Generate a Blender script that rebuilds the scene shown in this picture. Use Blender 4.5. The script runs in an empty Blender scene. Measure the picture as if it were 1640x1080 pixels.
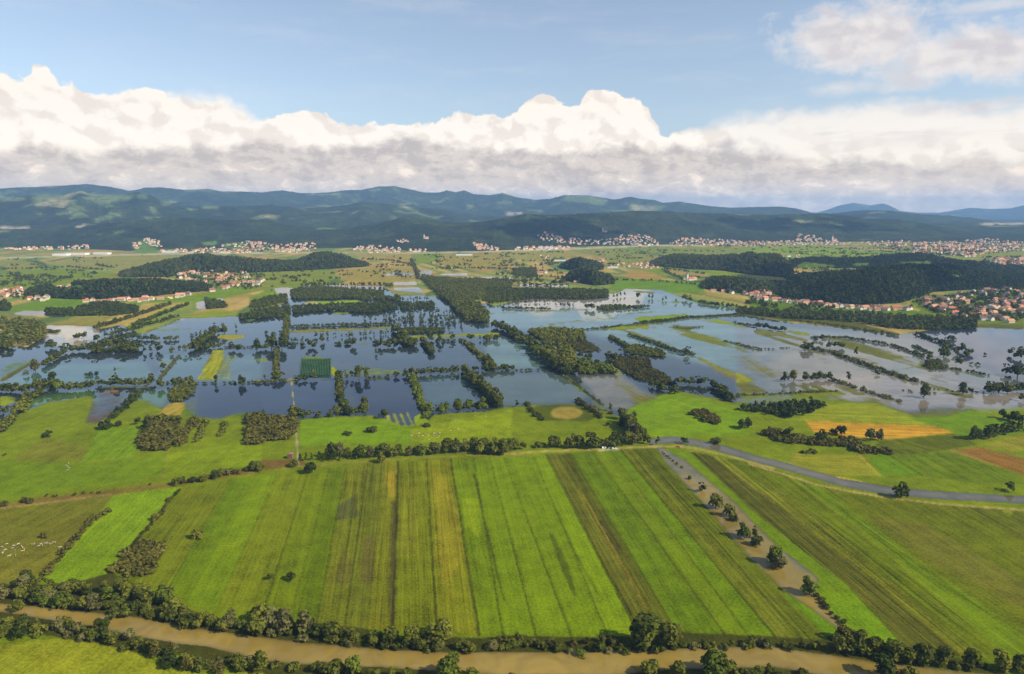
import bpy, math, random
import numpy as np
C = bpy.context.scene
COL = C.collection
R = math.radians
# ------------------------------------------------------------------ camera
H, FOC, PITCH = 250.0, 1093.0, R(10.64)      # metres up, focal length in photo pixels, downward tilt
cam = bpy.data.cameras.new('camera'); cam.sensor_width = 36; cam.lens = 36 * FOC / 1640
cam.clip_start = 1; cam.clip_end = 200000
camo = bpy.data.objects.new('camera', cam); COL.objects.link(camo)
camo.location = (0, 0, H); camo.rotation_euler = (R(90) - PITCH, 0, 0)
C.camera = camo
C.view_settings.view_transform = 'Standard'; C.view_settings.look = 'None'
C.view_settings.gamma = 1; C.view_settings.exposure = 0.45
C.cycles.use_denoising = True
C.cycles.max_bounces = 6; C.cycles.diffuse_bounces = 2; C.cycles.glossy_bounces = 3
C.cycles.transparent_max_bounces = 4; C.cycles.volume_bounces = 0
C.cycles.caustics_reflective = False; C.cycles.caustics_refractive = False
# ------------------------------------------------------------------ sun
SUN_EL, SUN_AZ = R(38), R(114)               # azimuth clockwise from +Y (the way the camera looks)
SUN_DIR = np.array([math.sin(SUN_AZ) * math.cos(SUN_EL), math.cos(SUN_AZ) * math.cos(SUN_EL), math.sin(SUN_EL)])
sun = bpy.data.lights.new('sun', 'SUN'); sun.energy = 5.0; sun.angle = R(0.5); sun.color = (1, 0.88, 0.66)
suno = bpy.data.objects.new('sun', sun); COL.objects.link(suno)
from mathutils import Vector
suno.rotation_euler = Vector(SUN_DIR).to_track_quat('Z', 'Y').to_euler()
suno.location = (0, 0, 3000)

# ------------------------------------------------------------------ photo geometry helpers
cp, sp = math.cos(PITCH), math.sin(PITCH)
def ray(u, v):
    u = np.asarray(u, float); v = np.asarray(v, float)
    x = (u - 820) / FOC; y = (540 - v) / FOC
    return np.stack([x, cp + y * sp, -sp + y * cp], -1)
def G(u, v):                                  # the point of the plain seen there
    d = ray(u, v); t = H / -d[..., 2]
    return d[..., :2] * t[..., None]
def project(P):
    P = np.asarray(P, float); q = P - np.array([0, 0, H])
    f = q[..., 1] * cp - q[..., 2] * sp; up = q[..., 1] * sp + q[..., 2] * cp
    return 820 + FOC * q[..., 0] / f, 540 - FOC * up / f
def azel(u, v):
    d = ray(u, v); h = np.hypot(d[..., 0], d[..., 1])
    return np.arctan2(d[..., 0], d[..., 1]), d[..., 2] / h
CROP = {'F': (0, 0, 1), 'A1': (0, 280, .2561), 'A2': (400, 280, .2561), 'A3': (800, 280, .2561), 'A4': (1200, 280, .2683),
        'B1': (0, 460, .2561), 'B2': (400, 430, .2685), 'B3': (780, 430, .2685), 'B4': (1180, 460, .2805),
        'C1': (0, 680, .3704), 'C2': (400, 680, .3704), 'C3': (800, 680, .3704), 'C4': (1200, 680, .3704)}
def P(crop, s):
    ox, oy, k = CROP[crop]
    return [(ox + k * float(a.split(',')[0]), oy + k * float(a.split(',')[1])) for a in s.split()]

# ------------------------------------------------------------------ noise
rng = np.random.default_rng(7); random.seed(7)
TAB = rng.random((256, 256))
def vnoise(x, y):
    xi = np.floor(x).astype(int); yi = np.floor(y).astype(int)
    fx = x - xi; fy = y - yi; fx = fx * fx * (3 - 2 * fx); fy = fy * fy * (3 - 2 * fy)
    t = lambda a, b: TAB[a & 255, b & 255]
    return (t(xi, yi) * (1 - fx) + t(xi + 1, yi) * fx) * (1 - fy) + (t(xi, yi + 1) * (1 - fx) + t(xi + 1, yi + 1) * fx) * fy
def fbm(x, y, n=4):
    s = 0; a = .5; tot = 0
    for i in range(n):
        s = s + a * vnoise(x * 2 ** i + 17.3 * i, y * 2 ** i + 5.1 * i); tot += a; a *= .5
    return s / tot
def lin(c):
    c = np.asarray(c, float) / 255
    return np.where(c < .04045, c / 12.92, ((c + .055) / 1.055) ** 2.4)

# ------------------------------------------------------------------ node helpers
class NT:
    def __init__(s, tree): s.t = tree; s.n = tree.nodes; s.l = tree.links
    def new(s, typ, **kw):
        n = s.n.new(typ)
        for k, v in kw.items(): setattr(n, k, v)
        return n
    def put(s, sock, v):
        if isinstance(v, bpy.types.NodeSocket): s.l.new(v, sock)
        elif v is not None: sock.default_value = v
    def m(s, op, a, b=None, c=None, clamp=False):
        n = s.new('ShaderNodeMath', operation=op, use_clamp=clamp)
        s.put(n.inputs[0], a); s.put(n.inputs[1], b); s.put(n.inputs[2], c)
        return n.outputs[0]
    def v(s, op, a, b=None):
        n = s.new('ShaderNodeVectorMath', operation=op); s.put(n.inputs[0], a); s.put(n.inputs[1], b)
        return n.outputs[0]
    def xyz(s, x, y, z=0.0):
        n = s.new('ShaderNodeCombineXYZ'); s.put(n.inputs[0], x); s.put(n.inputs[1], y); s.put(n.inputs[2], z)
        return n.outputs[0]
    def sep(s, a):
        n = s.new('ShaderNodeSeparateXYZ'); s.put(n.inputs[0], a); return n.outputs
    def noise(s, vec, scale, detail=3, rough=.55, dist=0.0, dim='3D'):
        n = s.new('ShaderNodeTexNoise', noise_dimensions=dim); s.put(n.inputs['Vector'], vec)
        n.inputs['Scale'].default_value = scale; n.inputs['Detail'].default_value = detail
        n.inputs['Roughness'].default_value = rough; n.inputs['Distortion'].default_value = dist
        return n.outputs['Fac']
    def vor(s, vec, scale, feat='F1', **kw):
        n = s.new('ShaderNodeTexVoronoi', feature=feat); s.put(n.inputs['Vector'], vec); n.inputs['Scale'].default_value = scale
        for k, x in kw.items(): n.inputs[k].default_value = x
        return n
    def sm(s, x, lo, hi, a=0.0, b=1.0, smooth=True):
        n = s.new('ShaderNodeMapRange', interpolation_type='SMOOTHSTEP' if smooth else 'LINEAR')
        for i, q in enumerate((x, lo, hi, a, b)): s.put(n.inputs[i], q)
        return n.outputs[0]
    def mix(s, f, a, b, blend='MIX'):
        n = s.new('ShaderNodeMix', data_type='RGBA', blend_type=blend)
        s.put(n.inputs[0], f); s.put(n.inputs[6], a); s.put(n.inputs[7], b)
        return n.outputs[2]
    def curve(s, x, pts, x0, x1, y0, y1):
        n = s.new('ShaderNodeFloatCurve')
        c = n.mapping.curves[0]
        for i, (a, b) in enumerate(pts):
            q = ((a - x0) / (x1 - x0), (b - y0) / (y1 - y0))
            if i < 2: c.points[i].location = q
            else: c.points.new(*q)
        n.mapping.extend = 'HORIZONTAL'; n.mapping.update()
        s.put(n.inputs['Value'], s.sm(x, x0, x1, smooth=False))
        return s.m('MULTIPLY_ADD', n.outputs[0], y1 - y0, y0)
def rgb(c, k=1.0): return (*[float(x) * k for x in lin(c)], 1.0)

# ------------------------------------------------------------------ world: Nishita sky with the cloud bank over the hills
w = bpy.data.worlds.new('World'); C.world = w; w.use_nodes = True
w.cycles.sampling_method = 'MANUAL'; w.cycles.sample_map_resolution = 512
t = NT(w.node_tree); t.n.clear()
sky = t.new('ShaderNodeTexSky', sky_type='NISHITA', sun_disc=False, sun_elevation=SUN_EL, sun_rotation=SUN_AZ,
            altitude=300, air_density=1.0, dust_density=1.2, ozone_density=1.5)
tc = t.new('ShaderNodeTexCoord'); D = t.sep(tc.outputs['Generated'])
AZ = t.m('ARCTAN2', D[0], D[1])
EL = t.m('DIVIDE', D[2], t.m('SQRT', t.m('MULTIPLY_ADD', D[0], D[0], t.m('MULTIPLY', D[1], D[1]))))
def prof(pts, n=99):
    a = [tuple(float(q) for q in azel(*p)) for p in pts]
    a = [(-1.5, a[0][1])] + a + [(1.5, a[-1][1])]
    return t.curve(AZ, a, -1.5, 1.5, 0, .6)
top2 = prof([(0,112),(15,120),(25,131),(45,112),(65,105),(85,117),(100,128),(120,128),(132,141),(165,143),(220,138),(290,150),(350,158),(385,172),(425,193),
             (440,188),(475,181),(505,180),(530,190),(565,196),(700,193),(715,183),(745,176),(780,178),(815,186),(830,178),(845,162),(858,146),(880,146),
             (905,163),(927,163),(937,143),(965,136),(985,141),(1000,160),(1020,162),(1040,182),(1055,205),(1080,214),(1120,203),(1170,192),(1245,183),(1320,176),(1395,168),(1640,163)])
top3 = prof([(0,240),(40,224),(80,228),(125,240),(200,240),(320,233),(380,228),(520,232),(700,222),(820,240),(920,238),(1140,231),(1190,231),(1240,238),(1320,250),(1420,258),(1640,245)])
pc = t.xyz(AZ, t.m('MULTIPLY', EL, 1.25))
pw = t.v('ADD', pc, t.xyz(t.m('MULTIPLY', t.m('SUBTRACT', t.noise(pc, 9, 3), .5), .05), t.m('MULTIPLY', t.m('SUBTRACT', t.noise(t.v('ADD', pc, (3, 7, 1)), 11, 3), .5), .035)))
v1 = t.vor(pw, 26, 'SMOOTH_F1', Smoothness=.35).outputs['Distance']
v2 = t.vor(pw, 62, 'SMOOTH_F1', Smoothness=.3).outputs['Distance']
n1 = t.noise(pw, 30, 7, .62)
puff = t.m('ADD', t.m('MULTIPLY', t.m('SUBTRACT', .45, v1), .015), t.m('ADD', t.m('MULTIPLY', t.m('SUBTRACT', .45, v2), .007), t.m('MULTIPLY_ADD', t.m('SUBTRACT', .4, t.vor(pw, 130, 'F1').outputs['Distance']), .0035, t.m('MULTIPLY', t.m('SUBTRACT', n1, .5), .018))))
def billow(vec):
    a = t.vor(vec, 15, 'SMOOTH_F1', Smoothness=.5).outputs['Distance']
    b = t.vor(vec, 38, 'SMOOTH_F1', Smoothness=.4).outputs['Distance']
    return t.m('ADD', t.m('MULTIPLY', a, .62), t.m('MULTIPLY_ADD', b, .42, t.m('MULTIPLY', t.noise(vec, 30, 9, .68), .75)))
sunoff = t.v('ADD', pw, (0.009, 0.011, 0))
lit = t.m('SUBTRACT', billow(sunoff), billow(pw))            # brighter where the cloud falls away towards the sun
soft = t.m('ADD', t.sm(AZ, .215, .28, .0016, .011), t.m('ADD', t.sm(AZ, -.46, -.42, 0, .008), t.sm(AZ, -.36, -.33, 0, -.008)))
d2 = t.m('ADD', t.m('SUBTRACT', top2, EL), puff)
m2 = t.sm(t.m('DIVIDE', d2, soft), -1.3, 1.3)
m2 = t.m('MULTIPLY', m2, t.m('SUBTRACT', 1.0, t.m('MULTIPLY', t.sm(AZ, .25, .32, 0, .12), 1.0)))
d3 = t.m('ADD', t.m('SUBTRACT', top3, EL), t.m('MULTIPLY', puff, .8))
m3 = t.sm(t.m('ADD', d3, t.m('MULTIPLY', t.m('SUBTRACT', t.noise(pw, 14, 6, .6), .5), .03)), -.006, .010)
c2 = t.mix(t.sm(t.m('ADD', lit, t.m('MULTIPLY', t.noise(pc, 7, 4), .08)), -.14, .08), rgb((238, 227, 216)), rgb((255, 247, 236)))
gr = t.m('MULTIPLY_ADD', t.noise(t.v('MULTIPLY', pw, (1, 1.9, 1)), 14, 10, .66), .5, t.m('MULTIPLY', t.noise(t.v('MULTIPLY', t.v('ADD', pw, (5, 2, 0)), (1, 1.6, 1)), 40, 8, .72), .5))
k3 = t.m('ADD', t.m('MULTIPLY', lit, .8), t.m('ADD', t.m('MULTIPLY', t.m('SUBTRACT', gr, .5), 3.6), t.sm(EL, .09, .0, .22, .62)))
c3a = t.mix(t.sm(k3, .05, .5), rgb((188, 179, 174)), rgb((214, 204, 196)))
c3 = t.mix(t.sm(k3, .5, .98), c3a, rgb((250, 238, 225)))
body = t.mix(t.m('MULTIPLY', m3, t.sm(AZ, .3, .6, 1.0, .9)), c2, c3)
def blob(u, v, ru, rv, thr=.55, wob=1.5, edge=.35):
    a0, e0 = azel(u, v); a1, _ = azel(u + ru, v); _, e1 = azel(u, v - rv)
    x = t.m('DIVIDE', t.m('SUBTRACT', AZ, float(a0)), float(a1 - a0)); y = t.m('DIVIDE', t.m('SUBTRACT', EL, float(e0)), float(e1 - e0))
    r = t.m('SQRT', t.m('MULTIPLY_ADD', x, x, t.m('MULTIPLY', y, y)))
    q = t.m('ADD', t.m('SUBTRACT', 1.0, r), t.m('MULTIPLY', t.m('SUBTRACT', t.noise(pw, 17, 8, .66), .5), wob))
    return t.sm(q, thr - edge, thr + edge)
m4 = t.m('MAXIMUM', blob(1375, 62, 170, 82, .34, 1.9), blob(1580, 82, 260, 66, .34, 1.9))
m4 = t.m('MAXIMUM', m4, t.m('MULTIPLY', blob(1350, 140, 90, 22, .5), .6))
m4 = t.m('MAXIMUM', m4, t.m('MULTIPLY', blob(1600, 8, 150, 18, .5), .5))
m4 = t.m('MAXIMUM', m4, t.m('MULTIPLY', blob(1560, 172, 200, 24, .5, 1.2), .9))
c4 = t.mix(t.sm(t.m('ADD', t.m('MULTIPLY', lit, 1.2), gr), .2, .8), rgb((206, 198, 200)), rgb((238, 229, 224)))
m4 = t.m('MULTIPLY', m4, .86)
mall = t.m('MAXIMUM', m2, m3)
strk_ = t.noise(t.v('MULTIPLY', pc, (1.0, 7, 1)), 5, 8, .62)
body = t.mix(t.m('MULTIPLY', t.m('MULTIPLY', t.sm(AZ, .27, .42), t.sm(EL, .06, .10)), .8), body, t.mix(t.sm(strk_, .34, .50), rgb((226, 214, 206)), rgb((252, 242, 231))))
# thin high veil drawn out in streaks
veil = t.m('MULTIPLY', t.sm(t.noise(t.v('MULTIPLY', pw, (1, 5, 1)), 4, 6, .6), .45, .8), .16)
colr = t.mix(m4, body, c4)
mfin = t.m('MAXIMUM', t.m('MAXIMUM', mall, m4), veil)
mfin = t.m('MULTIPLY', mfin, t.sm(D[2], -.05, 0))
bgs = t.new('ShaderNodeBackground'); bgs.inputs[1].default_value = .115
hs = t.new('ShaderNodeHueSaturation'); hs.inputs['Saturation'].default_value = .82; hs.inputs['Value'].default_value = 1.0
t.l.new(sky.outputs[0], hs.inputs['Color']); t.l.new(hs.outputs[0], bgs.inputs[0])
bgc = t.new('ShaderNodeBackground'); t.put(bgc.inputs[1], t.m('ADD', t.sm(EL, 0.0, .14, 1.16, .84), t.m('MULTIPLY', t.sm(EL, .05, 0), t.sm(AZ, .1, .5, 0, .35))))
t.put(bgc.inputs[0], t.mix(1.0, colr, t.mix(t.sm(EL, 0.0, .12), (1.0, .88, .70, 1), (1, .985, .96, 1)), 'MULTIPLY'))
mx = t.new('ShaderNodeMixShader'); t.l.new(mfin, mx.inputs[0]); t.l.new(bgs.outputs[0], mx.inputs[1]); t.l.new(bgc.outputs[0], mx.inputs[2])
wo = t.new('ShaderNodeOutputWorld'); t.l.new(mx.outputs[0], wo.inputs[0])

# ------------------------------------------------------------------ haze
HAZE_R, HAZE_TOP = 31000.0, 720.0
def haze():
    v = [(x * HAZE_R, y * HAZE_R, z) for x in (-1, 1) for y in (-1, 1) for z in (-12.0, HAZE_TOP)]
    me = bpy.data.meshes.new('haze')
    me.from_pydata(v, [], [(0, 1, 3, 2), (4, 6, 7, 5), (0, 4, 5, 1), (2, 3, 7, 6), (0, 2, 6, 4), (1, 5, 7, 3)])
    mt = bpy.data.materials.new('haze_air'); mt.use_nodes = True; q = NT(mt.node_tree); q.n.clear()
    pv = q.new('ShaderNodeVolumePrincipled'); pv.inputs['Color'].default_value = (.30, .56, 1.0, 1); pv.inputs['Density'].default_value = 5.0e-5
    pv.inputs['Anisotropy'].default_value = 0.0
    o = q.new('ShaderNodeOutputMaterial'); q.l.new(pv.outputs[0], o.inputs['Volume'])
    me.materials.append(mt)
    ob = bpy.data.objects.new('haze', me); COL.objects.link(ob); ob['kind'] = 'stuff'
haze()

# ------------------------------------------------------------------ mesh helpers
def mesh_np(name, V, F, mat=None, smooth=False):
    V = np.ascontiguousarray(V, np.float32); F = np.ascontiguousarray(F, np.int32)
    me = bpy.data.meshes.new(name); n, k = F.shape
    me.vertices.add(len(V)); me.vertices.foreach_set('co', V.ravel())
    me.loops.add(n * k); me.loops.foreach_set('vertex_index', F.ravel())
    me.polygons.add(n); me.polygons.foreach_set('loop_start', np.arange(0, n * k, k, dtype=np.int32))
    me.polygons.foreach_set('use_smooth', np.full(n, smooth, bool))
    me.update(calc_edges=True)
    if mat: me.materials.append(mat)
    return me
def addcol(me, name, arr):
    a = me.attributes.new(name, 'FLOAT_COLOR', 'POINT')
    q = np.ones((len(arr), 4), np.float32); q[:, :arr.shape[1]] = arr; a.data.foreach_set('color', q.ravel())
def addfl(me, name, arr):
    a = me.attributes.new(name, 'FLOAT', 'POINT'); a.data.foreach_set('value', np.ascontiguousarray(arr, np.float32).ravel())
def addvec(me, name, arr):
    a = me.attributes.new(name, 'FLOAT_VECTOR', 'POINT'); a.data.foreach_set('vector', np.ascontiguousarray(arr, np.float32).ravel())
def link(name, me, parent=None, **props):
    o = bpy.data.objects.new(name, me); COL.objects.link(o)
    if parent: o.parent = parent
    for k, v in props.items(): o[k] = v
    return o
def empty(name, loc, **props):
    o = bpy.data.objects.new(name, None); COL.objects.link(o); o.location = loc
    for k, v in props.items(): o[k] = v
    return o
def simple(name, col, rough=.85, var=.25, scale=.8, spec=.3, metal=0.0):
    mt = bpy.data.materials.new(name); mt.use_nodes = True; q = NT(mt.node_tree); b = q.n['Principled BSDF']
    tcx = q.new('ShaderNodeTexCoord'); oi = q.new('ShaderNodeObjectInfo')
    nz = q.noise(tcx.outputs['Object'], scale, 4)
    k = q.m('MULTIPLY', q.sm(nz, .3, .7, 1 - var, 1 + var), q.sm(oi.outputs['Random'], 0, 1, .85, 1.12))
    q.put(b.inputs['Base Color'], q.mix(1.0, (*col, 1), q.xyz(k, k, k), 'MULTIPLY'))
    b.inputs['Roughness'].default_value = rough; b.inputs['Specular IOR Level'].default_value = spec; b.inputs['Metallic'].default_value = metal
    return mt

# ------------------------------------------------------------------ ground painting
K = .62                                            # photo colour to surface colour
US = np.concatenate([np.linspace(-900, -220, 40), np.arange(-200, 1842, 1.7), np.linspace(1860, 2540, 40)])
VS = np.concatenate([[343.8], np.arange(344.3, 470, .8), np.arange(470, 1100, 1.45), np.linspace(1104, 1900, 50)])
UU, VV = np.meshgrid(US, VS)
GX = G(UU, VV); XX, YY = GX[..., 0], GX[..., 1]
nr, nc = UU.shape
colA = np.zeros((nr, nc, 3)); wet = np.zeros((nr, nc)); murk_glare = np.zeros((nr, nc, 3)); dirA = np.zeros((nr, nc)); strk = np.full((nr, nc), .25)
cls = np.zeros((nr, nc), np.int8)                   # 0 ground 1 crop_field 2 stubble_field 3 road/path 4 flood_water 5 river
WU = (fbm(UU / 22, VV / 9, 4) - .5) * 18; WV = (fbm(UU / 22 + 40, VV / 9 + 9, 4) - .5) * 7
def alb(col):
    c = lin(col); g = float(np.clip((c[1] - c[0]) / c[1] * 2.2, 0, 1))
    return c * np.array([1 + .44 * g, 1.04 + .06 * g, .82 - .54 * g]) * K
def inside(poly, U, V):
    r = np.zeros(U.shape, bool); n = len(poly)
    for i in range(n):
        x0, y0 = poly[i]; x1, y1 = poly[(i + 1) % n]
        if y0 == y1: continue
        r ^= ((y0 > V) != (y1 > V)) & (U < (x1 - x0) * (V - y0) / (y1 - y0) + x0)
    return r
def window(poly, pad):
    a = np.array(poly); i0 = np.searchsorted(VS, a[:, 1].min() - pad); i1 = np.searchsorted(VS, a[:, 1].max() + pad) + 1
    j0 = np.searchsorted(US, a[:, 0].min() - pad * 2); j1 = np.searchsorted(US, a[:, 0].max() + pad * 2) + 1
    return slice(max(i0, 0), i1), slice(max(j0, 0), j1)
def apply(sl, m, col, w_, c, d, s, mk, a=1.0):
    if col is not None: colA[sl][m] = alb(col) * a + colA[sl][m] * (1 - a)
    if w_ is not None: wet[sl][m] = w_
    if c is not None: cls[sl][m] = c
    if d is not None: dirA[sl][m] = d
    if s is not None: strk[sl][m] = s
    if mk is not None: murk_glare[sl][m] = lin(mk) * K
def paint(poly, col=None, w_=0.0, c=0, d=None, s=None, mk=None, warp=0.0, a=1.0):
    sl = window(poly, 14 * max(warp, .1)); U = UU[sl] + WU[sl] * warp; V = VV[sl] + WV[sl] * warp
    apply(sl, inside(poly, U, V), col, w_, c, d, s, mk, a)
def stroke(pts, wd, col=None, w_=0.0, c=0, warp=0.0, wd2=None, mk=None, a=1.0, s=None):
    sl = window(pts, 14 + wd); U = UU[sl] + WU[sl] * warp; V = VV[sl] + WV[sl] * warp; m = np.zeros(U.shape, bool); n = len(pts) - 1
    for i in range(n):
        x0, y0 = pts[i]; x1, y1 = pts[i + 1]; L = (x1 - x0) ** 2 + (y1 - y0) ** 2 + 1e-9
        tt = np.clip(((U - x0) * (x1 - x0) + (V - y0) * (y1 - y0)) / L, 0, 1)
        wl = wd if wd2 is None else wd + (wd2 - wd) * (i + tt) / n
        m |= np.hypot(U - x0 - tt * (x1 - x0), V - y0 - tt * (y1 - y0)) < wl / 2
    apply(sl, m, col, w_, c, None, s, mk, a)
def gdir(p0, p1):
    a, b = G(*p0), G(*p1); return math.atan2(b[1] - a[1], b[0] - a[0])

# far plain and everything beyond the frame: narrow strip fields in blocks
bx, by = XX / 420 + (fbm(XX / 900, YY / 900, 2) - .5) * 1.2, YY / 520 + (fbm(XX / 800 + 9, YY / 800, 2) - .5) * 1.2
bi, bj = np.floor(bx).astype(int), np.floor(by).astype(int)
ang = TAB[(bi * 7 + 3) & 255, (bj * 13 + 5) & 255] * .9 - .2
ac = XX * np.cos(ang) + YY * np.sin(ang)
wdt = 22 + 50 * TAB[(bi * 3 + 1) & 255, (bj * 5) & 255]
si = np.floor(ac / wdt).astype(int)
pick = TAB[(si * 31 + bi * 17) & 255, (bj * 29 + si * 3) & 255]
PAL = np.array([(112,138,62),(98,128,58),(142,146,76),(160,146,84),(176,160,98),(120,142,66),(88,116,52),(150,138,76),(126,146,70),(168,156,86),(104,130,66),(146,132,80)])
colA[:] = lin(PAL)[(pick * 11.99).astype(int)] * K * np.array([1.25, 1.12, 1.0])
colA *= (.88 + .24 * fbm(XX / 60, YY / 60, 3))[..., None]
dirA[:] = ang + math.pi / 2; strk[:] = .2
murk_glare[:] = lin((60, 66, 62)) * K
near = VV > 560 + 0 * UU
colA[near] = alb((102, 130, 36))
colA[near] *= (.85 + .3 * fbm(XX[near] / 40, YY[near] / 40, 3))[..., None]

# -- far plain, drawn by hand
TAN, YEL, GRN, LGN, OLV = (160,140,80), (172,154,84), (92,128,44), (120,148,52), (112,122,46)
paint(P('A1', '130,540 230,535 310,562 240,582 170,577'), (70,98,92), c=1)
paint(P('A1', '280,560 480,520 820,505 1200,500 1100,540 900,570 760,610 680,590 420,570'), (150,146,76), d=gdir((60,424),(160,411)), s=.9)
paint(P('A1', '0,540 120,530 260,560 160,600 0,570'), (140,142,72), s=.8)
paint(P('A1', '0,600 400,590 740,620 740,640 480,650 420,690 0,720'), (104,136,50))
paint(P('A1', '60,830 340,770 600,780 600,830 240,850 80,850'), (94,138,42), warp=.1)
paint(P('A1', '1290,740 1640,660 1640,720 1300,800 900,800 870,830 760,850 800,800 1000,770'), (100,140,46), warp=.15)
paint(P('A1', '840,480 880,415 960,410 1010,460 980,495 860,495'), (98,136,62), warp=.2)
paint(P('A2', '620,495 1000,490 1030,545 900,530 760,525'), (166,148,78), s=.8)
paint(P('A2', '1030,500 1200,490 1180,540 1040,560'), (108,140,54))
paint(P('A2', '1200,500 1640,495 1640,570 1350,580 1160,560'), (158,144,70), s=.8)
paint(P('A2', '640,590 1030,575 1040,660 900,690 560,660 560,620'), (160,144,72), s=.6)
paint(P('A2', '0,620 300,600 560,600 480,690 100,720 0,740'), (118,138,58))
paint(P('A2', '0,760 60,740 200,690 340,690 250,760 0,800'), (104,138,46))
paint(P('A2', '860,735 1100,745 1100,755 860,750'), (140,146,66))
paint(P('A3', '0,480 430,480 560,500 420,510 300,530 0,530'), (156,148,74), s=.7)
paint(P('A3', '430,470 700,465 960,500 930,560 690,560 640,520'), (132,140,68), s=.7)
paint(P('A3', '700,460 1640,450 1640,480 1400,500 1040,500'), (118,138,66), s=.5)
paint(P('A3', '740,625 900,598 1060,650 900,668'), (170,142,74), c=1, s=.8)
paint(P('A3', '900,598 1040,580 1160,575 1020,600 1050,640'), (104,138,46))
paint(P('A3', '690,720 690,670 760,650 1060,660 1250,672 1290,740 1100,740 1000,725 800,712'), (90,136,40), warp=.1)
paint(P('A3', '1290,610 1400,605 1520,622 1500,640 1320,648'), (112,146,54))
paint(P('A3', '90,700 400,700 600,715 600,725 90,725'), (132,138,56))
paint(P('A4', '0,430 400,430 1000,480 1000,500 300,495 0,470'), (116,150,62), s=.5)
paint(P('A4', '1130,495 1280,490 1380,510 1240,525'), (118,146,62))
paint(P('A4', '1380,465 1640,455 1640,490 1380,490'), (124,140,74))
paint(P('A4', '0,690 90,690 200,745 400,785 760,800 980,810 1350,820 1350,890 900,900 400,860 0,800'), (82,120,36), warp=.15)
paint(P('A4', '960,760 1000,730 1300,700 1640,690 1640,900 1350,880 1040,830'), (92,122,48), warp=.2)
for pts, wd in (('A1|0,522 350,512 820,500 1640,488', 2.0), ('A2|0,493 600,488 1100,490 1640,478', 1.4), ('A3|0,478 430,466 680,455 1000,441 1280,444', 2.0), ('A2|1010,520 1040,620 1065,680', 1.0),
                ('A3|225,540 260,590 300,620', 1.2), ('B4|1340,190 1480,160 1560,185', 1.6)):
    c_, s_ = pts.split('|'); stroke(P(c_, s_), wd, (196,188,166), c=3, s=0)

# -- the flood
FLOODC = (52, 62, 66)
flood = [(-1500,600),(-200,562),(0,549)] + P('B1', '100,370 180,372 280,300 300,262 260,240 380,232 500,248 600,252 640,262 760,235 880,300 1040,240 1110,200 1240,190 1480,180') \
    + [(400,516),(438,496)] + P('B2', '140,240 240,190 160,130 300,110 800,110 880,160 1000,160 1060,165 1130,170 1200,210 1430,210') + [(791,492),(830,480),(845,470),(905,474),(985,470),(1003,463),(1062,465),(1089,476),(1124,488),(1177,494),(1200,506)] \
    + [(1264,517),(1326,523),(1376,529),(1438,536),(1483,530),(1581,523),(1640,524),(1850,520),(3100,560),(3100,690),(1900,650)] \
    + [(1640,653),(1573,659),(1517,651),(1441,660),(1410,647),(1348,642),(1278,645),(1199,653),(1161,642),(1129,634),(1102,629),(1078,626),(1054,631),(1062,641),(1030,645),(1010,652),(1000,662),(989,668),(968,662),(922,646),(887,648),(815,651),(776,659),(695,664),(685,674),(677,664)] \
    + [(672,680),(625,684),(615,670),(593,666),(545,666),(478,672),(400,668),(371,664),(353,671),(318,670),(300,650),(262,657),(223,637),(177,665),(154,678),(136,678),(150,640),(143,634),(77,644),(33,662),(10,692),(-200,740),(-1500,900)]
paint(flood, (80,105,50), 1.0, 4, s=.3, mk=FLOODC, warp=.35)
for s_ in ('A2|835,625 900,612 1030,615 1020,630 840,632', 'A2|1060,600 1150,598 1130,630 1075,640 1060,625', 'A2|900,672 1040,668 1050,690 900,688', 'A2|900,705 1060,706 1100,742 900,730',
           'A3|0,640 80,640 92,662 10,662', 'A3|110,684 430,682 440,700 130,704', 'A2|1190,618 1360,616 1360,630 1190,628', 'A2|1200,645 1440,640 1640,640 1640,662 1560,660 1200,658',
           'A1|75,868 150,852 280,855 410,865 410,892 330,892 240,880 120,880', 'A1|0,902 130,902 130,918 0,918', 'B1|1225,95 1290,85 1300,140 1230,140', 'B1|1340,75 1400,68 1400,92 1350,95',
           'A4|0,795 40,798 60,830 0,850', 'A2|150,710 220,705 330,710 330,728 230,740 170,742', 'A2|330,690 480,690 840,700 840,720 700,718 330,712'):
    c_, q = s_.split('|'); paint(P(c_, q), None, 1.0, 4, mk=(90,88,74), warp=.12)
# colour of the shallow water: green over drowned meadows, silty towards the near right, cloud glare painted into the far pools
def tint(s_, mk, warp=.5):
    c_, q = s_.split('|'); poly = P(c_, q); sl = window(poly, 8); m = inside(poly, UU[sl] + WU[sl] * warp, VV[sl] + WV[sl] * warp) & (wet[sl] > .4); murk_glare[sl][m] = lin(mk) * K
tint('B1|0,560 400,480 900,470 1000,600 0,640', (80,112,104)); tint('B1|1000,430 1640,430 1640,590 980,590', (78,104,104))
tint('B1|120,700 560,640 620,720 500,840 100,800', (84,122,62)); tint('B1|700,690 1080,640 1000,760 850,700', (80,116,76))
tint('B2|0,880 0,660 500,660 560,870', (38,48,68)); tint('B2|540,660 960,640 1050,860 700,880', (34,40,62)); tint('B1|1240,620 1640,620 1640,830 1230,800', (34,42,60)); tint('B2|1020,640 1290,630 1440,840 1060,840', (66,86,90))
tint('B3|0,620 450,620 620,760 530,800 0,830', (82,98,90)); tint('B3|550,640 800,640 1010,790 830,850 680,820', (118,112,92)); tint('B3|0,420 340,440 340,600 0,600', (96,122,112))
tint('B3|0,240 900,130 1480,230 1480,280 600,370 0,360', (108,132,128)); tint('B3|560,380 1240,300 1564,350 1564,640 1100,520', (112,138,132)); tint('B4|0,200 1000,300 1640,560 1640,690 900,700 0,660', (112,116,108))
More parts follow.
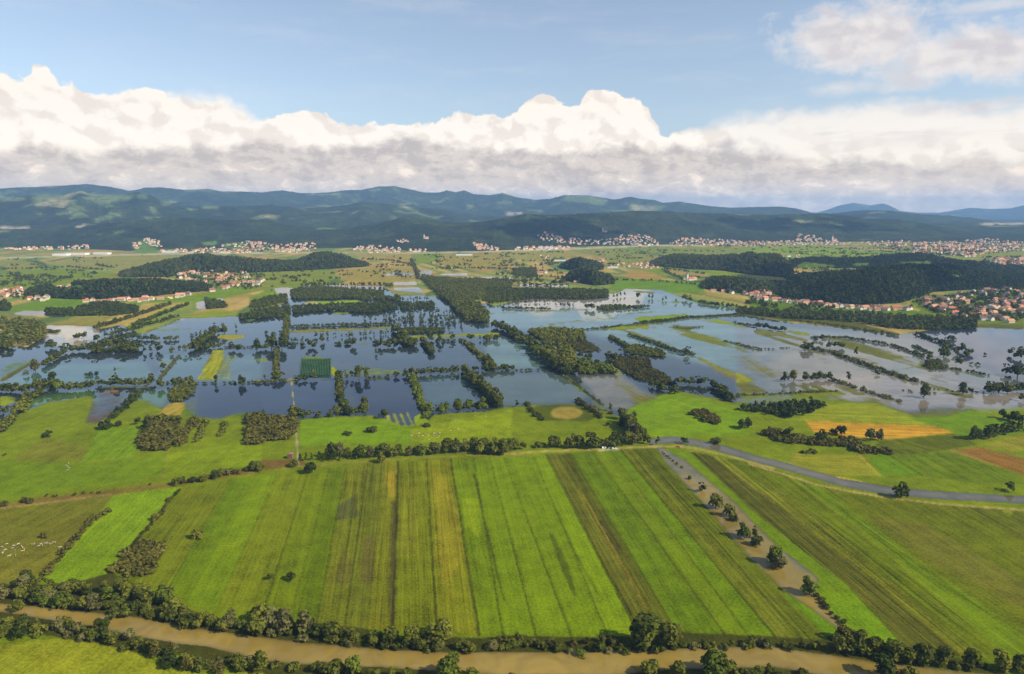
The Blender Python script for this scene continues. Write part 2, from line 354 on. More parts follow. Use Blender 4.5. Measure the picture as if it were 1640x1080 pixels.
tint('B4|300,500 1100,500 1640,600 1640,690 930,710 540,640', (142,134,122)); tint('B4|1000,250 1640,240 1640,520 1440,480', (70,80,98))
tint('B1|250,235 620,240 620,330 420,400 260,300', (186,172,146), .4); tint('B3|100,180 900,160 900,235 640,250 100,240', (150,146,134), .3)  # cream cloud reflections painted into the water colour, far-left pool and far centre
# -- land and shallows inside the flood
def L(s_, col, w_=0.0, warp=.25, **k): c_, q = s_.split('|'); paint(P(c_, q), col, w_, k.pop('c', 4 if w_ > .49 else 0), warp=warp, **k)
YG, BR, DG = (140,150,40), (112,98,58), (84,104,36)
L('B1|960,500 1000,450 1060,450 1070,490 1000,502', (140,146,52), .2); L('B1|770,545 880,535 960,530 980,570 850,590', (76,118,60), .52)
L('B1|0,510 100,460 235,450 180,500 60,570 0,590', (86,124,56), .50); L('B1|0,595 0,580 225,452 235,458 40,585', (100,90,56), .1, .05)
d1 = gdir(P('B1', '1240,560')[0], P('B1', '1370,390')[0])
L('B1|1240,560 1330,390 1410,390 1400,440 1340,580 1220,582', (150,154,42), .05, .05, d=d1, s=1.2, c=1); L('B1|1350,582 1420,420 1500,410 1440,582', (128,144,60), .42, .1, d=d1, s=1.5)
L('B1|1500,410 1640,452 1640,475 1510,455', (96,128,60), .45); L('B1|1340,320 1380,296 1535,296 1530,318 1440,332', (160,152,66), .1, .1); L('B1|1420,335 1470,332 1480,360 1410,355', (150,144,110), .52)
L('B1|975,268 1190,253 1215,264 990,282', (104,142,54), .3, .1); L('B1|1100,195 1330,143 1480,150 1480,182 1240,195', (122,146,54), 0, .1); L('B1|1020,240 1100,205 1200,205 1040,250', (90,120,70), .52)
L('B1|250,240 470,190 740,184 650,212 595,250 450,238', (146,138,70), 0, .1); L('B1|0,165 200,180 265,192 200,210 0,200', (132,132,66), 0, .1); L('B1|0,215 270,215 290,240 200,260 0,240', (70,76,36), .1)
L('B1|780,250 820,230 1060,125 1115,128 850,255', (98,146,44), 0, .03); L('B1|0,680 130,688 60,742 0,748', (120,146,40), 0, .1)
L('B1|540,850 600,690 640,660 800,652 700,800 610,850', (98,88,84), .56, .15); L('B1|620,650 750,640 740,660 630,665', (140,92,58), .2, .05)
L('B1|990,800 1048,728 1165,715 1125,800', (170,148,66), 0, .02, c=2, s=1); L('B1|1130,800 1190,690 1270,690 1240,830', (88,120,50), .5, .15); L('B1|1440,800 1480,720 1540,740 1560,800', (80,120,44), .5)
L('B1|1310,650 1640,640 1640,700 1320,700', (70,86,84), .75); L('B1|600,620 950,618 950,632 600,634', (110,110,52), .1, .04)
L('B2|300,545 320,530 400,528 480,540 480,548', (108,138,44), 0, .05); L('B2|480,560 500,590 560,640 490,645', (146,158,42), 0, .08); L('B2|550,605 780,590 960,610 960,632 560,640', (108,138,54), .5, .2)
L('B2|960,402 1490,384 1490,400 960,416', (128,150,48), 0, .03); L('B2|330,196 640,190 710,205 600,218 350,214', (118,158,44), 0, .1); L('B2|330,205 400,200 400,215 330,215', (200,180,140), .1, .1)
L('B2|240,368 860,350 860,360 240,386', (140,132,62), 0, .03); L('B2|0,530 60,532 110,545 100,560 0,552', (112,142,42), .1); L('B2|490,262 600,262 600,272 500,282', (104,140,50), .3); L('B2|860,130 1050,150 1050,165 860,160', (140,140,66), 0, .05)
L('B2|520,545 580,550 570,575 530,570', (110,88,92), .53); L('B2|40,670 1000,650 1560,606 1560,614 1000,658 40,678', (84,88,46), .1, .05); L('B2|0,668 300,660 300,665 0,674', (190,182,160), 0, .02, c=3)
for s_ in ('808,872 832,862 862,955 825,955', '845,862 868,858 908,950 880,952', '885,858 908,854 948,945 920,948', '925,853 945,850 985,935 958,942'): L('B2|' + s_, (128,148,62), .35, .03)
L('B2|975,885 1020,862 1068,912 1000,940 985,930', (118,154,54), .1, .05)
L('B3|870,292 1180,272 1210,290 900,316', (110,150,48), .05, .1); L('B3|0,266 600,240 640,250 0,275', (118,134,58), .2, .03); L('B3|350,326 780,289 805,298 360,336', (116,130,60), .25, .03)
L('B3|700,560 760,590 840,635 780,642 700,590', (134,140,50), 0, .1); L('B3|700,672 790,650 880,700 1055,790 960,805 870,800 800,740', (118,116,56), .38, .2, s=1.2, d=gdir(P('B3','700,672')[0], P('B3','960,805')[0]))
L('B3|1225,528 1270,528 1564,660 1564,690 1500,680 1300,570', (128,128,58), .3, .15); L('B3|1280,590 1350,600 1545,680 1470,686', (118,104,76), .5, .15, s=1.5); L('B3|1390,508 1564,540 1564,565 1440,530', (120,118,70), .48, .15)
L('B3|1240,300 1400,305 1564,350 1564,362 1400,335', (116,146,56), .3, .1); L('B3|560,370 880,330 1200,285 1564,262 1564,280 1200,300 900,345 700,365', (92,104,40), .05, .1); L('B3|910,352 1010,345 1020,362 930,372', (130,126,64), .45)
L('B3|720,350 960,342 960,356 730,368', (118,142,50), .1, .1); L('B3|1320,365 1400,370 1400,382 1330,380', (104,140,90), .5); L('B3|1080,335 1290,345 1200,372 1150,368', (88,98,42), .3, .1)
L('B3|450,640 480,640 690,800 760,880 720,870 600,780', (96,118,44), .25, .1); L('B3|860,130 1010,140 1010,150 900,150', (130,128,70), .3); L('B3|1010,185 1180,205 1140,215 1000,190', (104,140,60), .4, .1); L('B3|950,210 1100,212 1080,220 960,218', (100,138,60), .35, .1)
L('B4|0,388 60,398 290,495 200,532 130,510 0,430', (120,120,56), .35, .15, s=1.4, d=gdir(P('B4','0,388')[0], P('B4','200,532')[0])); L('B4|0,485 115,540 0,548', (132,144,48), 0, .1)
L('B4|280,243 420,262 420,285 300,262', (116,136,60), .2, .1); L('B4|110,240 140,238 420,300 400,312 110,255', (128,122,70), .2, .05); L('B4|330,358 430,370 595,440 500,445 440,410 350,380', (120,98,70), .46, .2)
L('B4|300,445 350,448 420,482 400,490', (108,92,72), .5, .2); L('B4|560,350 700,390 830,440 800,450 600,375', (120,104,70), .44, .15); L('B4|640,478 760,485 770,500 700,502', (104,116,58), .42)
L('B4|820,358 975,390 960,402 850,378', (112,120,56), .42); L('B4|895,472 1065,443 1070,452 910,482', (100,124,70), .3, .03); L('B4|1040,420 1080,440 1080,470 1060,460', (90,100,46), .3)
L('B4|1000,480 1200,510 1430,565 1420,575 1180,530', (118,100,76), .5, .2); L('B4|955,712 1100,682 1340,680 1400,715 1200,745 1020,745', (96,106,50), .47, .3); L('B4|1340,690 1640,675 1640,700 1400,720', (112,140,60), .46, .3)
L('B4|0,160 280,190 940,280 920,262 520,160 260,140 0,120', (86,92,42), .1, .1); L('B4|1080,200 1640,215 1640,245 1500,240 1400,232 1080,250', (92,100,46), .2, .1); L('B4|100,260 280,250 300,262 110,275', (104,124,60), .3, .1)
L('B4|0,610 200,605 570,590 640,610 580,625 0,632', (104,122,52), .2, .08); L('B4|0,640 300,625 640,640 400,660 0,668', (96,128,84), .5, .3)
# -- meadows north of the hedgerow
stroke([(-300,742), (0,725), (300,716)], 5, None, None, None)
L('C1|0,160 60,150 190,60 400,100 350,160 100,178', (118,126,42), 0, .12, s=.4); L('C1|430,20 640,0 610,90 560,150 350,160', (100,142,40), 0, .05, d=gdir(P('C1','400,150')[0], P('C1','560,20')[0]), s=.6)
L('C1|270,180 300,180 330,250 300,270', (128,142,44), 0, .1); L('C1|0,150 200,165 700,140 740,200 560,250 240,290 0,320', (96,132,32), 0, .05); L('C1|720,130 1134,60 1134,180 980,190 760,230 700,240', (108,142,34), 0, .05)
L('B3|250,830 400,808 545,812 650,890 600,915 350,905 280,870', (76,94,34), 0, .1)
cx, cy = P('B3', '475,862')[0]; paint([(cx + 25 * math.cos(a), cy + 10.5 * math.sin(a)) for a in np.linspace(0, 6.28, 20)], (156,138,66), warp=.15)
paint(P('B2', '960,960 1564,840 1564,1020 960,1040'), (118,148,34), warp=.05)
paint(P('B2', '560,890 800,900 960,960 960,1040 300,1060 300,900'), (100,144,36), warp=.02)
paint(P('B3', '850,830 1100,740 1560,850 1564,1000 1000,1010 830,870'), (100,144,34), warp=.1)
L('B4|340,755 490,668 780,662 960,720 1125,792 400,762', (126,146,46), 0, .02, c=1, d=gdir(P('B4','400,760')[0], P('B4','1120,790')[0]), s=.8)
L('B4|390,764 1130,794 1238,832 900,867 600,855 440,832', (200,152,52), 0, .02, c=2, d=gdir(P('B4','390,765')[0], P('B4','1130,795')[0]), s=1.3)
L('B4|960,740 1200,742 1330,700 1500,750 1640,780 1640,830 1340,872 1240,832 1115,790', (90,132,36), 0, .05); L('B4|1405,897 1640,838 1640,930 1560,942 1500,925', (140,138,44), 0, .03, c=1, s=.7)
L('B4|1225,935 1380,912 1640,980 1640,1075 1560,1045 1400,985', (140,104,50), 0, .04, c=1, d=gdir(P('B4','1225,935')[0], P('B4','1560,1045')[0]), s=1.2)
stroke(P('B4', '1220,930 1400,990 1640,1085'), 2.2, (172,142,76), warp=.1)
L('B4|830,875 1235,838 1385,900 1100,945 900,960 720,950', (84,102,34), 0, .04, c=1, d=gdir(P('B4','860,880')[0], P('B4','1060,950')[0]), s=1.0)
L('B4|755,965 870,958 1065,1078 820,1078', (88,132,34), 0, .02, s=.3); L('B4|870,958 1240,940 1560,1048 1640,1080 1640,1130 1300,1110 1065,1078', (88,120,36), 0, .02, s=.7, d=gdir(P('B4','870,958')[0], P('B4','1065,1078')[0]))
L('B4|300,990 350,955 700,958 820,1075 460,1075', (138,138,38), 0, .06, c=1, s=.6, d=gdir(P('B4','400,1000')[0], P('B4','750,1020')[0])); stroke(P('B4', '700,958 820,1078'), 3, (168,150,60), warp=.15); stroke(P('C4', '380,228 490,250'), 2.4, (196,170,74), warp=.1)
stroke(P('B4', '870,960 1060,1075'), 1.6, (60,78,28)); stroke(P('B4', '860,870 1070,950'), 1.6, (120,132,50)); stroke(P('B4', '340,960 310,1000'), 4, (150,132,56), warp=.3)
# -- foreground left
L('C1|-1500,420 0,363 160,342 480,300 510,312 440,385 300,520 190,640 0,740 -1500,1100', (114,114,34), 0, .03, s=.5, d=gdir((0,900),(180,800)))
L('C1|0,520 200,470 330,480 250,600 0,700', (128,122,44), 0, .4, a=.6)
L('C1|-1500,430 0,350 160,318 430,290 740,252 980,205 1134,188 1134,207 980,227 760,268 520,302 160,347 0,366 -1500,460', (126,106,52), 0, .12)
stroke(P('C1', '0,362 160,344 480,302'), 1.3, (170,152,100)); stroke(P('C1', '700,240 722,165 725,120'), 1.4, (140,126,60), warp=.1)
stroke(P('C1', '390,100 350,160'), 1.0, (130,126,60), warp=.1); stroke(P('C2', '0,90 200,60'), 1.0, (84,110,30))
stroke(P('C2', '0,208 60,195 250,178 500,160 780,140 1134,130'), 1.5, (150,138,76)); L('C2|0,190 60,150 220,150 260,175 0,205', (120,98,50), 0, .1)
L('C1|490,310 520,300 770,268 790,280 480,640 470,660 310,680 240,715 170,690', (104,146,42), 0, .01, d=gdir((233,800),(115,928)), s=.5)
# strips: (top x,y, bottom x,y, colour to the right of the line, streakiness, class)
ST = [(285,785,174,917,(96,116,32),.7,0), (330,777,215,935,(104,124,34),.6,0), (370,767,268,945,(88,122,28),.4,0), (410,764,300,965,(98,134,30),.4,0), (444,761,345,980,(104,126,32),.5,0), (494,757,420,985,(96,124,28),.5,0),
      (528,750,462,995,(86,116,24),.4,0), (554,747,507,998,(104,118,36),.9,1), (589,741,552,1003,(98,112,38),1.0,1), (617,739,590,1008,(112,120,30),1.0,1), (637,739,628,1010,(104,122,28),.9,1), (683,736,700,1012,(112,124,28),.9,1),
      (722,735,768,1018,(94,128,28),.5,0), (759,735,807,1022,(96,132,28),.4,0), (785,734,860,1022,(100,136,30),.4,0), (808,734,916,1022,(96,132,28),.4,0), (855,731,975,1020,(102,140,30),.4,0), (874,727,1022,1015,(98,104,36),1.2,1),
      (894,727,1054,1010,(90,100,34),1.2,1), (913,726,1083,1012,(84,118,28),.5,0), (950,723,1163,1018,(94,128,30),.3,0), (978,722,1202,1022,(92,130,28),.3,0), (993,719,1245,1024,(98,112,36),1.1,1), (1014,719,1290,1028,(86,104,34),1.2,1), (1055,719,1338,1030,None,0,0)]
for a, b in zip(ST, ST[1:]):
    paint([(a[0], a[1]), (b[0], b[1]), (b[2], b[3]), (a[2], a[3])], a[4], c=a[6], d=gdir(a[:2], a[2:4]), s=a[5], warp=.06)
DT = {0: 3, 2: 1.0, 4: .8, 5: 2, 6: 1, 7: 1.2, 8: 1.8, 10: 5, 11: 3.5, 12: 3.5, 13: 2.0, 14: 1.6, 15: 1.8, 16: 1.4, 17: 2.6, 18: 2.2, 19: 2.2, 20: 2, 21: 1.8, 22: 2.4, 23: 1.8}
for i, wd in DT.items():
    a = ST[i]; stroke([(a[0], a[1]), (a[2], a[3])], wd * .6, (48,54,20) if i not in (20, 21) else (80,66,32), c=None, warp=.14, wd2=wd * 1.2, s=1.0, a=.9)
L('C2|380,350 470,300 465,400 380,415', (66,66,60), 0, .5, a=.55, c=None); L('C2|490,500 545,480 530,690 480,690', (98,78,52), 0, .5, a=.5, c=None); L('C2|400,540 450,600 420,700 360,680', (98,86,58), 0, .5, a=.4, c=None)
L('C2|585,210 635,200 635,310 600,320', (176,150,50), 0, .7, a=.6, c=None); L('C2|660,240 720,240 730,560 650,580', (140,136,40), 0, .9, a=.4, c=None); L('C2|790,200 860,220 930,560 850,720 810,560', (164,146,44), 0, 1.0, a=.38, c=None)
L('C2|610,330 640,330 625,870 600,870', (74,66,40), 0, .5, a=.7, c=None); L('C2|915,320 985,320 1000,500 940,440', (112,146,30), 0, .3, c=None)
L('C3|215,470 235,470 300,620 335,745 320,740 270,630', (50,56,30), 0, .3, a=.6, c=None); stroke(P('C3', '235,350 330,560 430,740'), 2.6, (66,76,24), c=None, warp=.1, a=.8)
stroke(P('C2', '970,215 1040,520 1100,760'), 2.2, (60,60,26), c=None, warp=.1); stroke(P('C3', '340,280 400,370 480,520 640,800'), 2.8, (150,128,50), c=None, warp=.4, a=.8); stroke(P('C3', '440,420 520,560'), 6, (64,60,40), c=None, warp=.5, a=.6)
L('C1|480,640 560,520 620,505 710,530 700,565 640,645 560,650', (80,78,36), 0, .2)
# bank of the near river and its meadow
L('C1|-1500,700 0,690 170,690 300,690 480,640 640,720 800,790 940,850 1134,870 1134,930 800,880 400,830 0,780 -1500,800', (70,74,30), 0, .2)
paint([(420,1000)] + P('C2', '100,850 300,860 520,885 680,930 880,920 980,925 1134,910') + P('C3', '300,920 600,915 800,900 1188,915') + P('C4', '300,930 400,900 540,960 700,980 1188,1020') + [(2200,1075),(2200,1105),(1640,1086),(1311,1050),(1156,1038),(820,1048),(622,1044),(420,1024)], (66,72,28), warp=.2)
RN = [(-1500,880),(0,967),(74,973),(156,982),(222,989),(285,1002),(344,1011),(420,1021),(493,1030),(622,1041),(733,1045),(820,1045),(911,1045),(1059,1041),(1156,1036),(1240,1037),(1311,1047),(1422,1063),(1533,1076),(1640,1084),(2600,1170)]
RS = [(2600,1200),(1700,1120),(1500,1105),(1330,1084),(1240,1068),(1170,1070),(1074,1072),(980,1082),(800,1082),(696,1074),(622,1069),(493,1064),(420,1058),(333,1036),(281,1030),(222,1020),(150,1004),(74,992),(0,980),(-1500,900)]
SB = [(2600,1250)] + [(u, v + 9) for u, v in RS[1:-1]] + [(-1500,920)]
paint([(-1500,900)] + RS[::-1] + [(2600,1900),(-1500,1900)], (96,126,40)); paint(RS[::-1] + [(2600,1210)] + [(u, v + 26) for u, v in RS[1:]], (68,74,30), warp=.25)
L('C1|-1500,900 0,955 250,925 420,945 560,980 640,1010 700,1050 860,1078 1134,1070 1300,1200 1300,3000 -1500,3000', (136,148,42), 0, .1, s=.3)
paint(RN + RS, (90,80,40), 1.0, 5, mk=(160,138,68), warp=.1)
# -- foreground right: creek, path, flooded ditch, crops
paint(P('C3', '650,120 700,95 830,120 1188,190') + P('C4', '300,260 600,318 900,352 1188,368 2600,420 2600,1400 1188,1100 900,1010 680,980 400,900 340,860'), (84,110,30), d=gdir((1200,771),(1541,1050)), s=.6, c=1)
ang2 = gdir((1200,771), (1541,1050))
for s_, c_, k_ in (('C3|690,108 730,100 830,125 1188,452|C4|0,362 290,582 430,702 690,975 600,980 400,900 350,800 0,500', (90,128,34), .4), ('C3|825,118 900,130 1188,330|C4|0,240 400,560 920,1000 820,1000 680,970 430,700 0,360', (88,92,32), 1.7),
                   ('C3|900,130 960,140 1188,300|C4|0,180 300,400 700,760 1010,1010 920,1000 400,560 0,245', (104,118,36), 1.7), ('C3|960,140 1188,190|C4|200,240 600,560 1100,1000 1010,1010 300,400 0,180', (88,112,30), 1.3),
                   ('C4|200,240 300,262 420,350 800,640 1188,890 1250,1050 1100,1000 600,560', (90,124,32), .9), ('C4|300,262 600,318 960,362 1188,490 1188,880 800,640 420,350', (94,112,30), .6), ('C4|520,400 760,430 1188,680 1188,800 800,600', (112,112,38), .5), ('C4|960,360 1188,370 1400,380 1188,490', (90,104,36), 1.2)):
    q = s_.split('|'); pl = []
    for i in range(0, len(q), 2): pl += P(q[i], q[i + 1])
    paint(pl, c_, d=ang2, s=k_, c=1 if k_ > .5 else 0, warp=.1 if 'C4|520' in s_ else .01)
for q, w1, cc in (('C4|0,340 300,580 640,860 820,1000', 2.6, (58,66,24)), ('C4|60,280 330,510 700,800 920,1000', 1.8, (150,142,50)), ('C4|0,180 420,520 1000,1000', 1.5, (70,80,28)), ('C4|380,350 740,640 1188,905', 1.8, (66,82,24)), ('C4|150,210 560,520 1110,1000', 1.4, (124,130,44)), ('C4|960,360 1188,492', 2, (58,66,24)), ('C3|930,140 1188,340', 2.0, (150,138,54)), ('C3|980,150 1188,290', 1.4, (60,72,24))):
    c_, s_ = q.split('|'); stroke(P(c_, s_), w1, cc, c=None, warp=.1, a=.8)
L('C4|1090,370 1140,370 1130,400 1100,385', (120,140,40), 0, .1)
paint(P('C4', '170,720 260,780 380,880 400,905 330,915 150,740'), (86,128,32)); paint(P('C4', '290,735 440,725 700,985 560,975 420,890 400,860'), (92,136,32), warp=.02)
creek = [(1036,704),(1075,699),(1110,704),(1150,712),(1200,727),(1274,746),(1348,767),(1422,780),(1496,787),(1560,791),(1640,796),(2600,860),(2600,880),(1640,806.5),(1560,802),(1496,798.5),(1422,792),(1348,779),(1274,757),(1200,737),(1150,722.5),(1110,713.5),(1080,710),(1040,711)]
paint(creek, (90,90,60), 1.0, 5, mk=(122,116,92), warp=.06)
pond = [(1052,718),(1062,716),(1076,727),(1096,737),(1130,765),(1155,787),(1180,808),(1207,837),(1248,878),(1288,908),(1312,928),(1306,938),(1308,950),(1320,968),(1348,1000),(1352,1012),(1337,1003),(1296,973),(1252,943),(1200,891),(1170,858),(1118,796),(1080,756),(1064,738)]
paint(pond, (96,110,50), 1.0, 5, mk=(150,132,64), warp=.06)
tint('C4|60,470 130,535 250,620 350,690 330,700 200,610', (128,126,92), .5); tint('C3|690,110 720,110 900,250 860,250 740,180', (128,124,90), .5)
for q, wd in (('C2|1134,130 1180,128', 1.6), ('C3|0,128 30,126 195,116 400,108 640,97 780,95 870,108 1000,138 1188,192', 1.8), ('C4|0,170 140,212 290,260 450,292 600,316 870,348 1188,370 2600,430', 2.0)):
    c_, s_ = q.split('|'); stroke(P(c_, s_), wd, (190,168,112), c=3, s=0)
L('C3|420,108 520,100 520,110 430,116', (180,180,150), 0, .05, c=3)
stroke(P('B2', '247,655 262,800 272,930 285,1080') + [(477.5,734),(478,744)], 2.4, (172,162,130), c=3, wd2=3.2, s=0)
# drowned strips of grass and reed, running with the old field pattern
for reg, d0, thr, w1, cw in (('B4|0,230 1000,320 1640,560 1640,640 930,700 560,600 0,600', gdir(P('B4','400,345')[0], P('B4','1055,548')[0]), .60, 10, (104,108,58)), ('B3|560,380 1240,300 1564,360 1564,640 1100,560 700,560', gdir(P('B3','850,400')[0], P('B3','1240,515')[0]), .62, 10, (104,120,60)),
                             ('B3|100,270 1000,170 1480,240 1200,280 600,360 100,350', gdir(P('B3','350,326')[0], P('B3','780,289')[0]), .60, 12, (108,128,60)), ('B1|60,470 1640,420 1640,590 60,600', gdir(P('B1','1240,560')[0], P('B1','1370,390')[0]), .66, 9, (98,128,54)), ('B2|0,300 1400,300 1400,600 0,640', gdir(P('B2','240,375')[0], P('B2','860,355')[0]), .68, 9, (96,122,56))):
    c_, q = reg.split('|'); poly = P(c_, q); sl = window(poly, 2); X_, Y_ = XX[sl], YY[sl]; ac_ = -X_ * math.sin(d0) + Y_ * math.cos(d0); al_ = X_ * math.cos(d0) + Y_ * math.sin(d0)
    n_ = fbm(ac_ / w1, al_ / 260 + 7, 2) * .65 + fbm(ac_ / 70, al_ / 150, 3) * .35
    m = inside(poly, UU[sl], VV[sl]) & (wet[sl] > .9) & (cls[sl] == 4) & (n_ > thr - .02)
    wet[sl][m] = np.clip(.62 - (n_[m] - thr) * 4, .12, .62); colA[sl][m] = alb(cw)
# smooth the borders by a cell
def blur(a):
    b = a.copy(); b[1:-1] = (a[:-2] + 2 * a[1:-1] + a[2:]) / 4; c = b.copy(); c[:, 1:-1] = (b[:, :-2] + 2 * b[:, 1:-1] + b[:, 2:]) / 4; return c
colA = blur(colA); wb = blur(blur(wet)); fl = (cls == 5) | (cls == 3); wet = np.where(fl, blur(wet), wb)
for _ in range(4): murk_glare = blur(blur(murk_glare))
# soft shores: the drowned meadow shows through before the open water begins
soft = wet.copy()
for _ in range(60): soft = blur(soft)
for s_ in ('B1|60,600 700,620 700,880 20,900', 'B1|840,640 1100,640 1000,860 700,860', 'B1|1130,680 1640,700 1640,900 1100,900', 'B2|0,760 300,800 700,820 700,960 0,960', 'B3|0,760 1010,720 1010,920 0,900', 'B3|1000,700 1564,700 1564,900 1000,900', 'B4|0,600 900,620 1640,640 1640,800 0,760',
           'B1|940,440 1640,380 1640,520 1000,580', 'B1|700,520 1000,520 1000,600 700,600', 'B3|660,600 1080,640 1080,830 780,830', 'B4|0,380 600,340 900,560 0,560'):
    c_, q = s_.split('|'); poly = P(c_, q); sl = window(poly, 2); m = inside(poly, UU[sl] + WU[sl] * .5, VV[sl] + WV[sl] * .5) & ~fl[sl]
    wet[sl][m] = soft[sl][m] * .8 + wet[sl][m] * .2
across = np.stack([-XX * np.sin(dirA) + YY * np.cos(dirA), XX * np.cos(dirA) + YY * np.sin(dirA), strk], -1)

def ground_material():
    mt = bpy.data.materials.new('plain'); mt.use_nodes = True; q = NT(mt.node_tree); b = q.n['Principled BSDF']; out = q.n['Material Output']
    at = lambda n: q.new('ShaderNodeAttribute', attribute_name=n)
    pos = q.new('ShaderNodeNewGeometry').outputs['Position']
    col = at('col').outputs['Color']; mk = at('murk_glare').outputs['Color']; we = at('wet').outputs['Fac']; fv = q.sep(at('fuv').outputs['Vector'])
    p2 = q.v('MULTIPLY', pos, (1, 1, 0))
    big = q.noise(p2, .012, 4); mid = q.noise(p2, .07, 5, .6); fine = q.noise(p2, .55, 4, .65)
    st = q.noise(q.xyz(q.m('MULTIPLY', fv[0], .55), q.m('MULTIPLY', fv[1], .012)), 1, 3, .6)
    st2 = q.noise(q.xyz(q.m('MULTIPLY', fv[0], .13), q.m('MULTIPLY', fv[1], .004)), 1, 2, .5)
    k = q.m('ADD', q.sm(big, .3, .7, .9, 1.1), q.sm(mid, .3, .7, -.16, .16)); k = q.m('ADD', k, q.sm(fine, .3, .7, -.26, .26))
    k = q.m('ADD', k, q.m('MULTIPLY', q.m('ADD', q.m('SUBTRACT', st, .5), q.m('MULTIPLY', q.m('SUBTRACT', st2, .5), .7)), q.m('MULTIPLY_ADD', fv[2], 1.15, .25)))
    tl = q.m('PINGPONG', q.m('ADD', fv[0], q.m('MULTIPLY', q.noise(p2, .05, 2), 1.5)), 7.0)
    k = q.m('SUBTRACT', k, q.m('MULTIPLY', q.sm(tl, .9, .4), q.m('MULTIPLY', q.sm(fv[2], .2, 1), .22)))
    c1 = q.mix(1.0, col, q.xyz(k, k, k), 'MULTIPLY')
    yl = q.m('MULTIPLY', q.sm(q.noise(p2, .03, 6, .65), .52, .75), .38)
    c1 = q.mix(yl, c1, q.mix(1.0, c1, (1.45, 1.1, .9, 1), 'MULTIPLY'))
    tuft = q.m('MULTIPLY', q.sm(q.noise(q.v('ADD', p2, (500, 0, 0)), .22, 6, .72), .6, .75), .38)
    c1 = q.mix(tuft, c1, q.mix(1.0, c1, (.5, .55, .5, 1), 'MULTIPLY'))
    q.put(b.inputs['Base Color'], c1); b.inputs['Roughness'].default_value = .95; b.inputs['Specular IOR Level'].default_value = .03
    bp = q.new('ShaderNodeBump'); bp.inputs['Strength'].default_value = .55; bp.inputs['Distance'].default_value = .7
    q.put(bp.inputs['Height'], q.m('ADD', fine, q.m('MULTIPLY', st, q.m('MULTIPLY', fv[2], 1.2)))); q.l.new(bp.outputs[0], b.inputs['Normal'])
    wt = q.new('ShaderNodeBsdfPrincipled'); wt.inputs['IOR'].default_value = 1.33
    wn = q.noise(q.v('MULTIPLY', p2, (.004, .014, 0)), 1, 5, .6)
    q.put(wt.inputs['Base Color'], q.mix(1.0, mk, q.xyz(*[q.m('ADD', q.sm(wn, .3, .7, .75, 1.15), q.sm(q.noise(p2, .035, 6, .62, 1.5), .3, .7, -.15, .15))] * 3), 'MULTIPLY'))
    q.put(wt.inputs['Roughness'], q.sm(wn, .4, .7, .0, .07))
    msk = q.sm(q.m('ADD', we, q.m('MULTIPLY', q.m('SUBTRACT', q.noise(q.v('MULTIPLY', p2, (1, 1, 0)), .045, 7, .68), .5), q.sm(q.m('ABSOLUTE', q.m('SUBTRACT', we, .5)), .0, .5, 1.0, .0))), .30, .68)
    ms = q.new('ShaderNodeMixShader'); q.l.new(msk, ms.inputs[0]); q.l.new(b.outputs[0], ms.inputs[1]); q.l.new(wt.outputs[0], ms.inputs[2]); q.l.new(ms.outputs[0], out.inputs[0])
    return mt
M_ground = ground_material()
idx = np.arange(nr * nc).reshape(nr, nc)
# rows run from far to near, so this order faces up
F = np.stack([idx[1:, :-1], idx[1:, 1:], idx[:-1, 1:], idx[:-1, :-1]], -1).reshape(-1, 4)
fc = cls[1:, :-1].ravel()
Vall = np.stack([XX, YY, np.zeros_like(XX)], -1).reshape(-1, 3)
for k, nm in enumerate(('ground', 'crop_field', 'stubble_field', 'path', 'flood_water', 'river')):
    f = F[fc == k]; used, inv = np.unique(f.ravel(), return_inverse=True)
    me = mesh_np(nm, Vall[used], inv.reshape(-1, 4), M_ground)
    addcol(me, 'col', colA.reshape(-1, 3)[used]); addcol(me, 'murk_glare', murk_glare.reshape(-1, 3)[used]); addfl(me, 'wet', wet.ravel()[used]); addvec(me, 'fuv', across.reshape(-1, 3)[used])
    link(nm, me, kind='structure')

# ------------------------------------------------------------------ hills and mountains
def curve_az(pts, D=None):
    a = np.array([(float(azel(*p)[0]), float(azel(*p)[1])) for p in pts]); return a[:, 0], a[:, 1]
R1 = [(-400,310),(-100,303),(0,302),(64,299),(102,297),(143,295),(166,298),(190,302),(207,306),(220,304),(230,301),(256,300),(294,304),(333,303),(358,307),(384,307),(420,308),(451,305),(477,309),(502,310),(528,308),(554,305),(579,304),(605,299),(630,298),(656,303),(677,308),(702,309),(715,305),(730,308),(743,305),(759,311),(784,313),(805,309),(826,316),(856,320),(882,319),(902,313),(943,313),(959,316),(984,320),(1010,315),(1025,319),(1046,320),(1061,325),(1087,323),(1107,326),(1133,330),(1171,333),(1202,332),(1248,331),(1275,334),(1307,343),(1340,352),(1700,360),(2100,365)]
R0 = [(-400,341),(1200,341),(1290,341),(1307,341),(1326,336),(1345,329),(1366,325),(1393,329),(1415,326),(1428,331),(1441,338),(1468,341),(1506,341),(1522,338),(1554,333),(1586,335),(1618,334),(1640,329),(1700,322),(1800,330),(2100,325)]
R2B = [(-400,350),(1250,350),(1320,344),(1361,339),(1388,337),(1428,338),(1468,343),(1522,346),(1562,350),(1597,356),(1700,362),(2100,365)]
R2 = [(-400,318),(0,318),(51,313),(102,313),(128,305),(151,313),(200,312),(220,308),(241,313),(256,322),(282,329),(307,331),(420,329),(438,329),(490,334),(528,332),(554,329),(579,323),(618,326),(656,331),(707,335),(746,343),(820,348),(1000,352),(2100,370)]
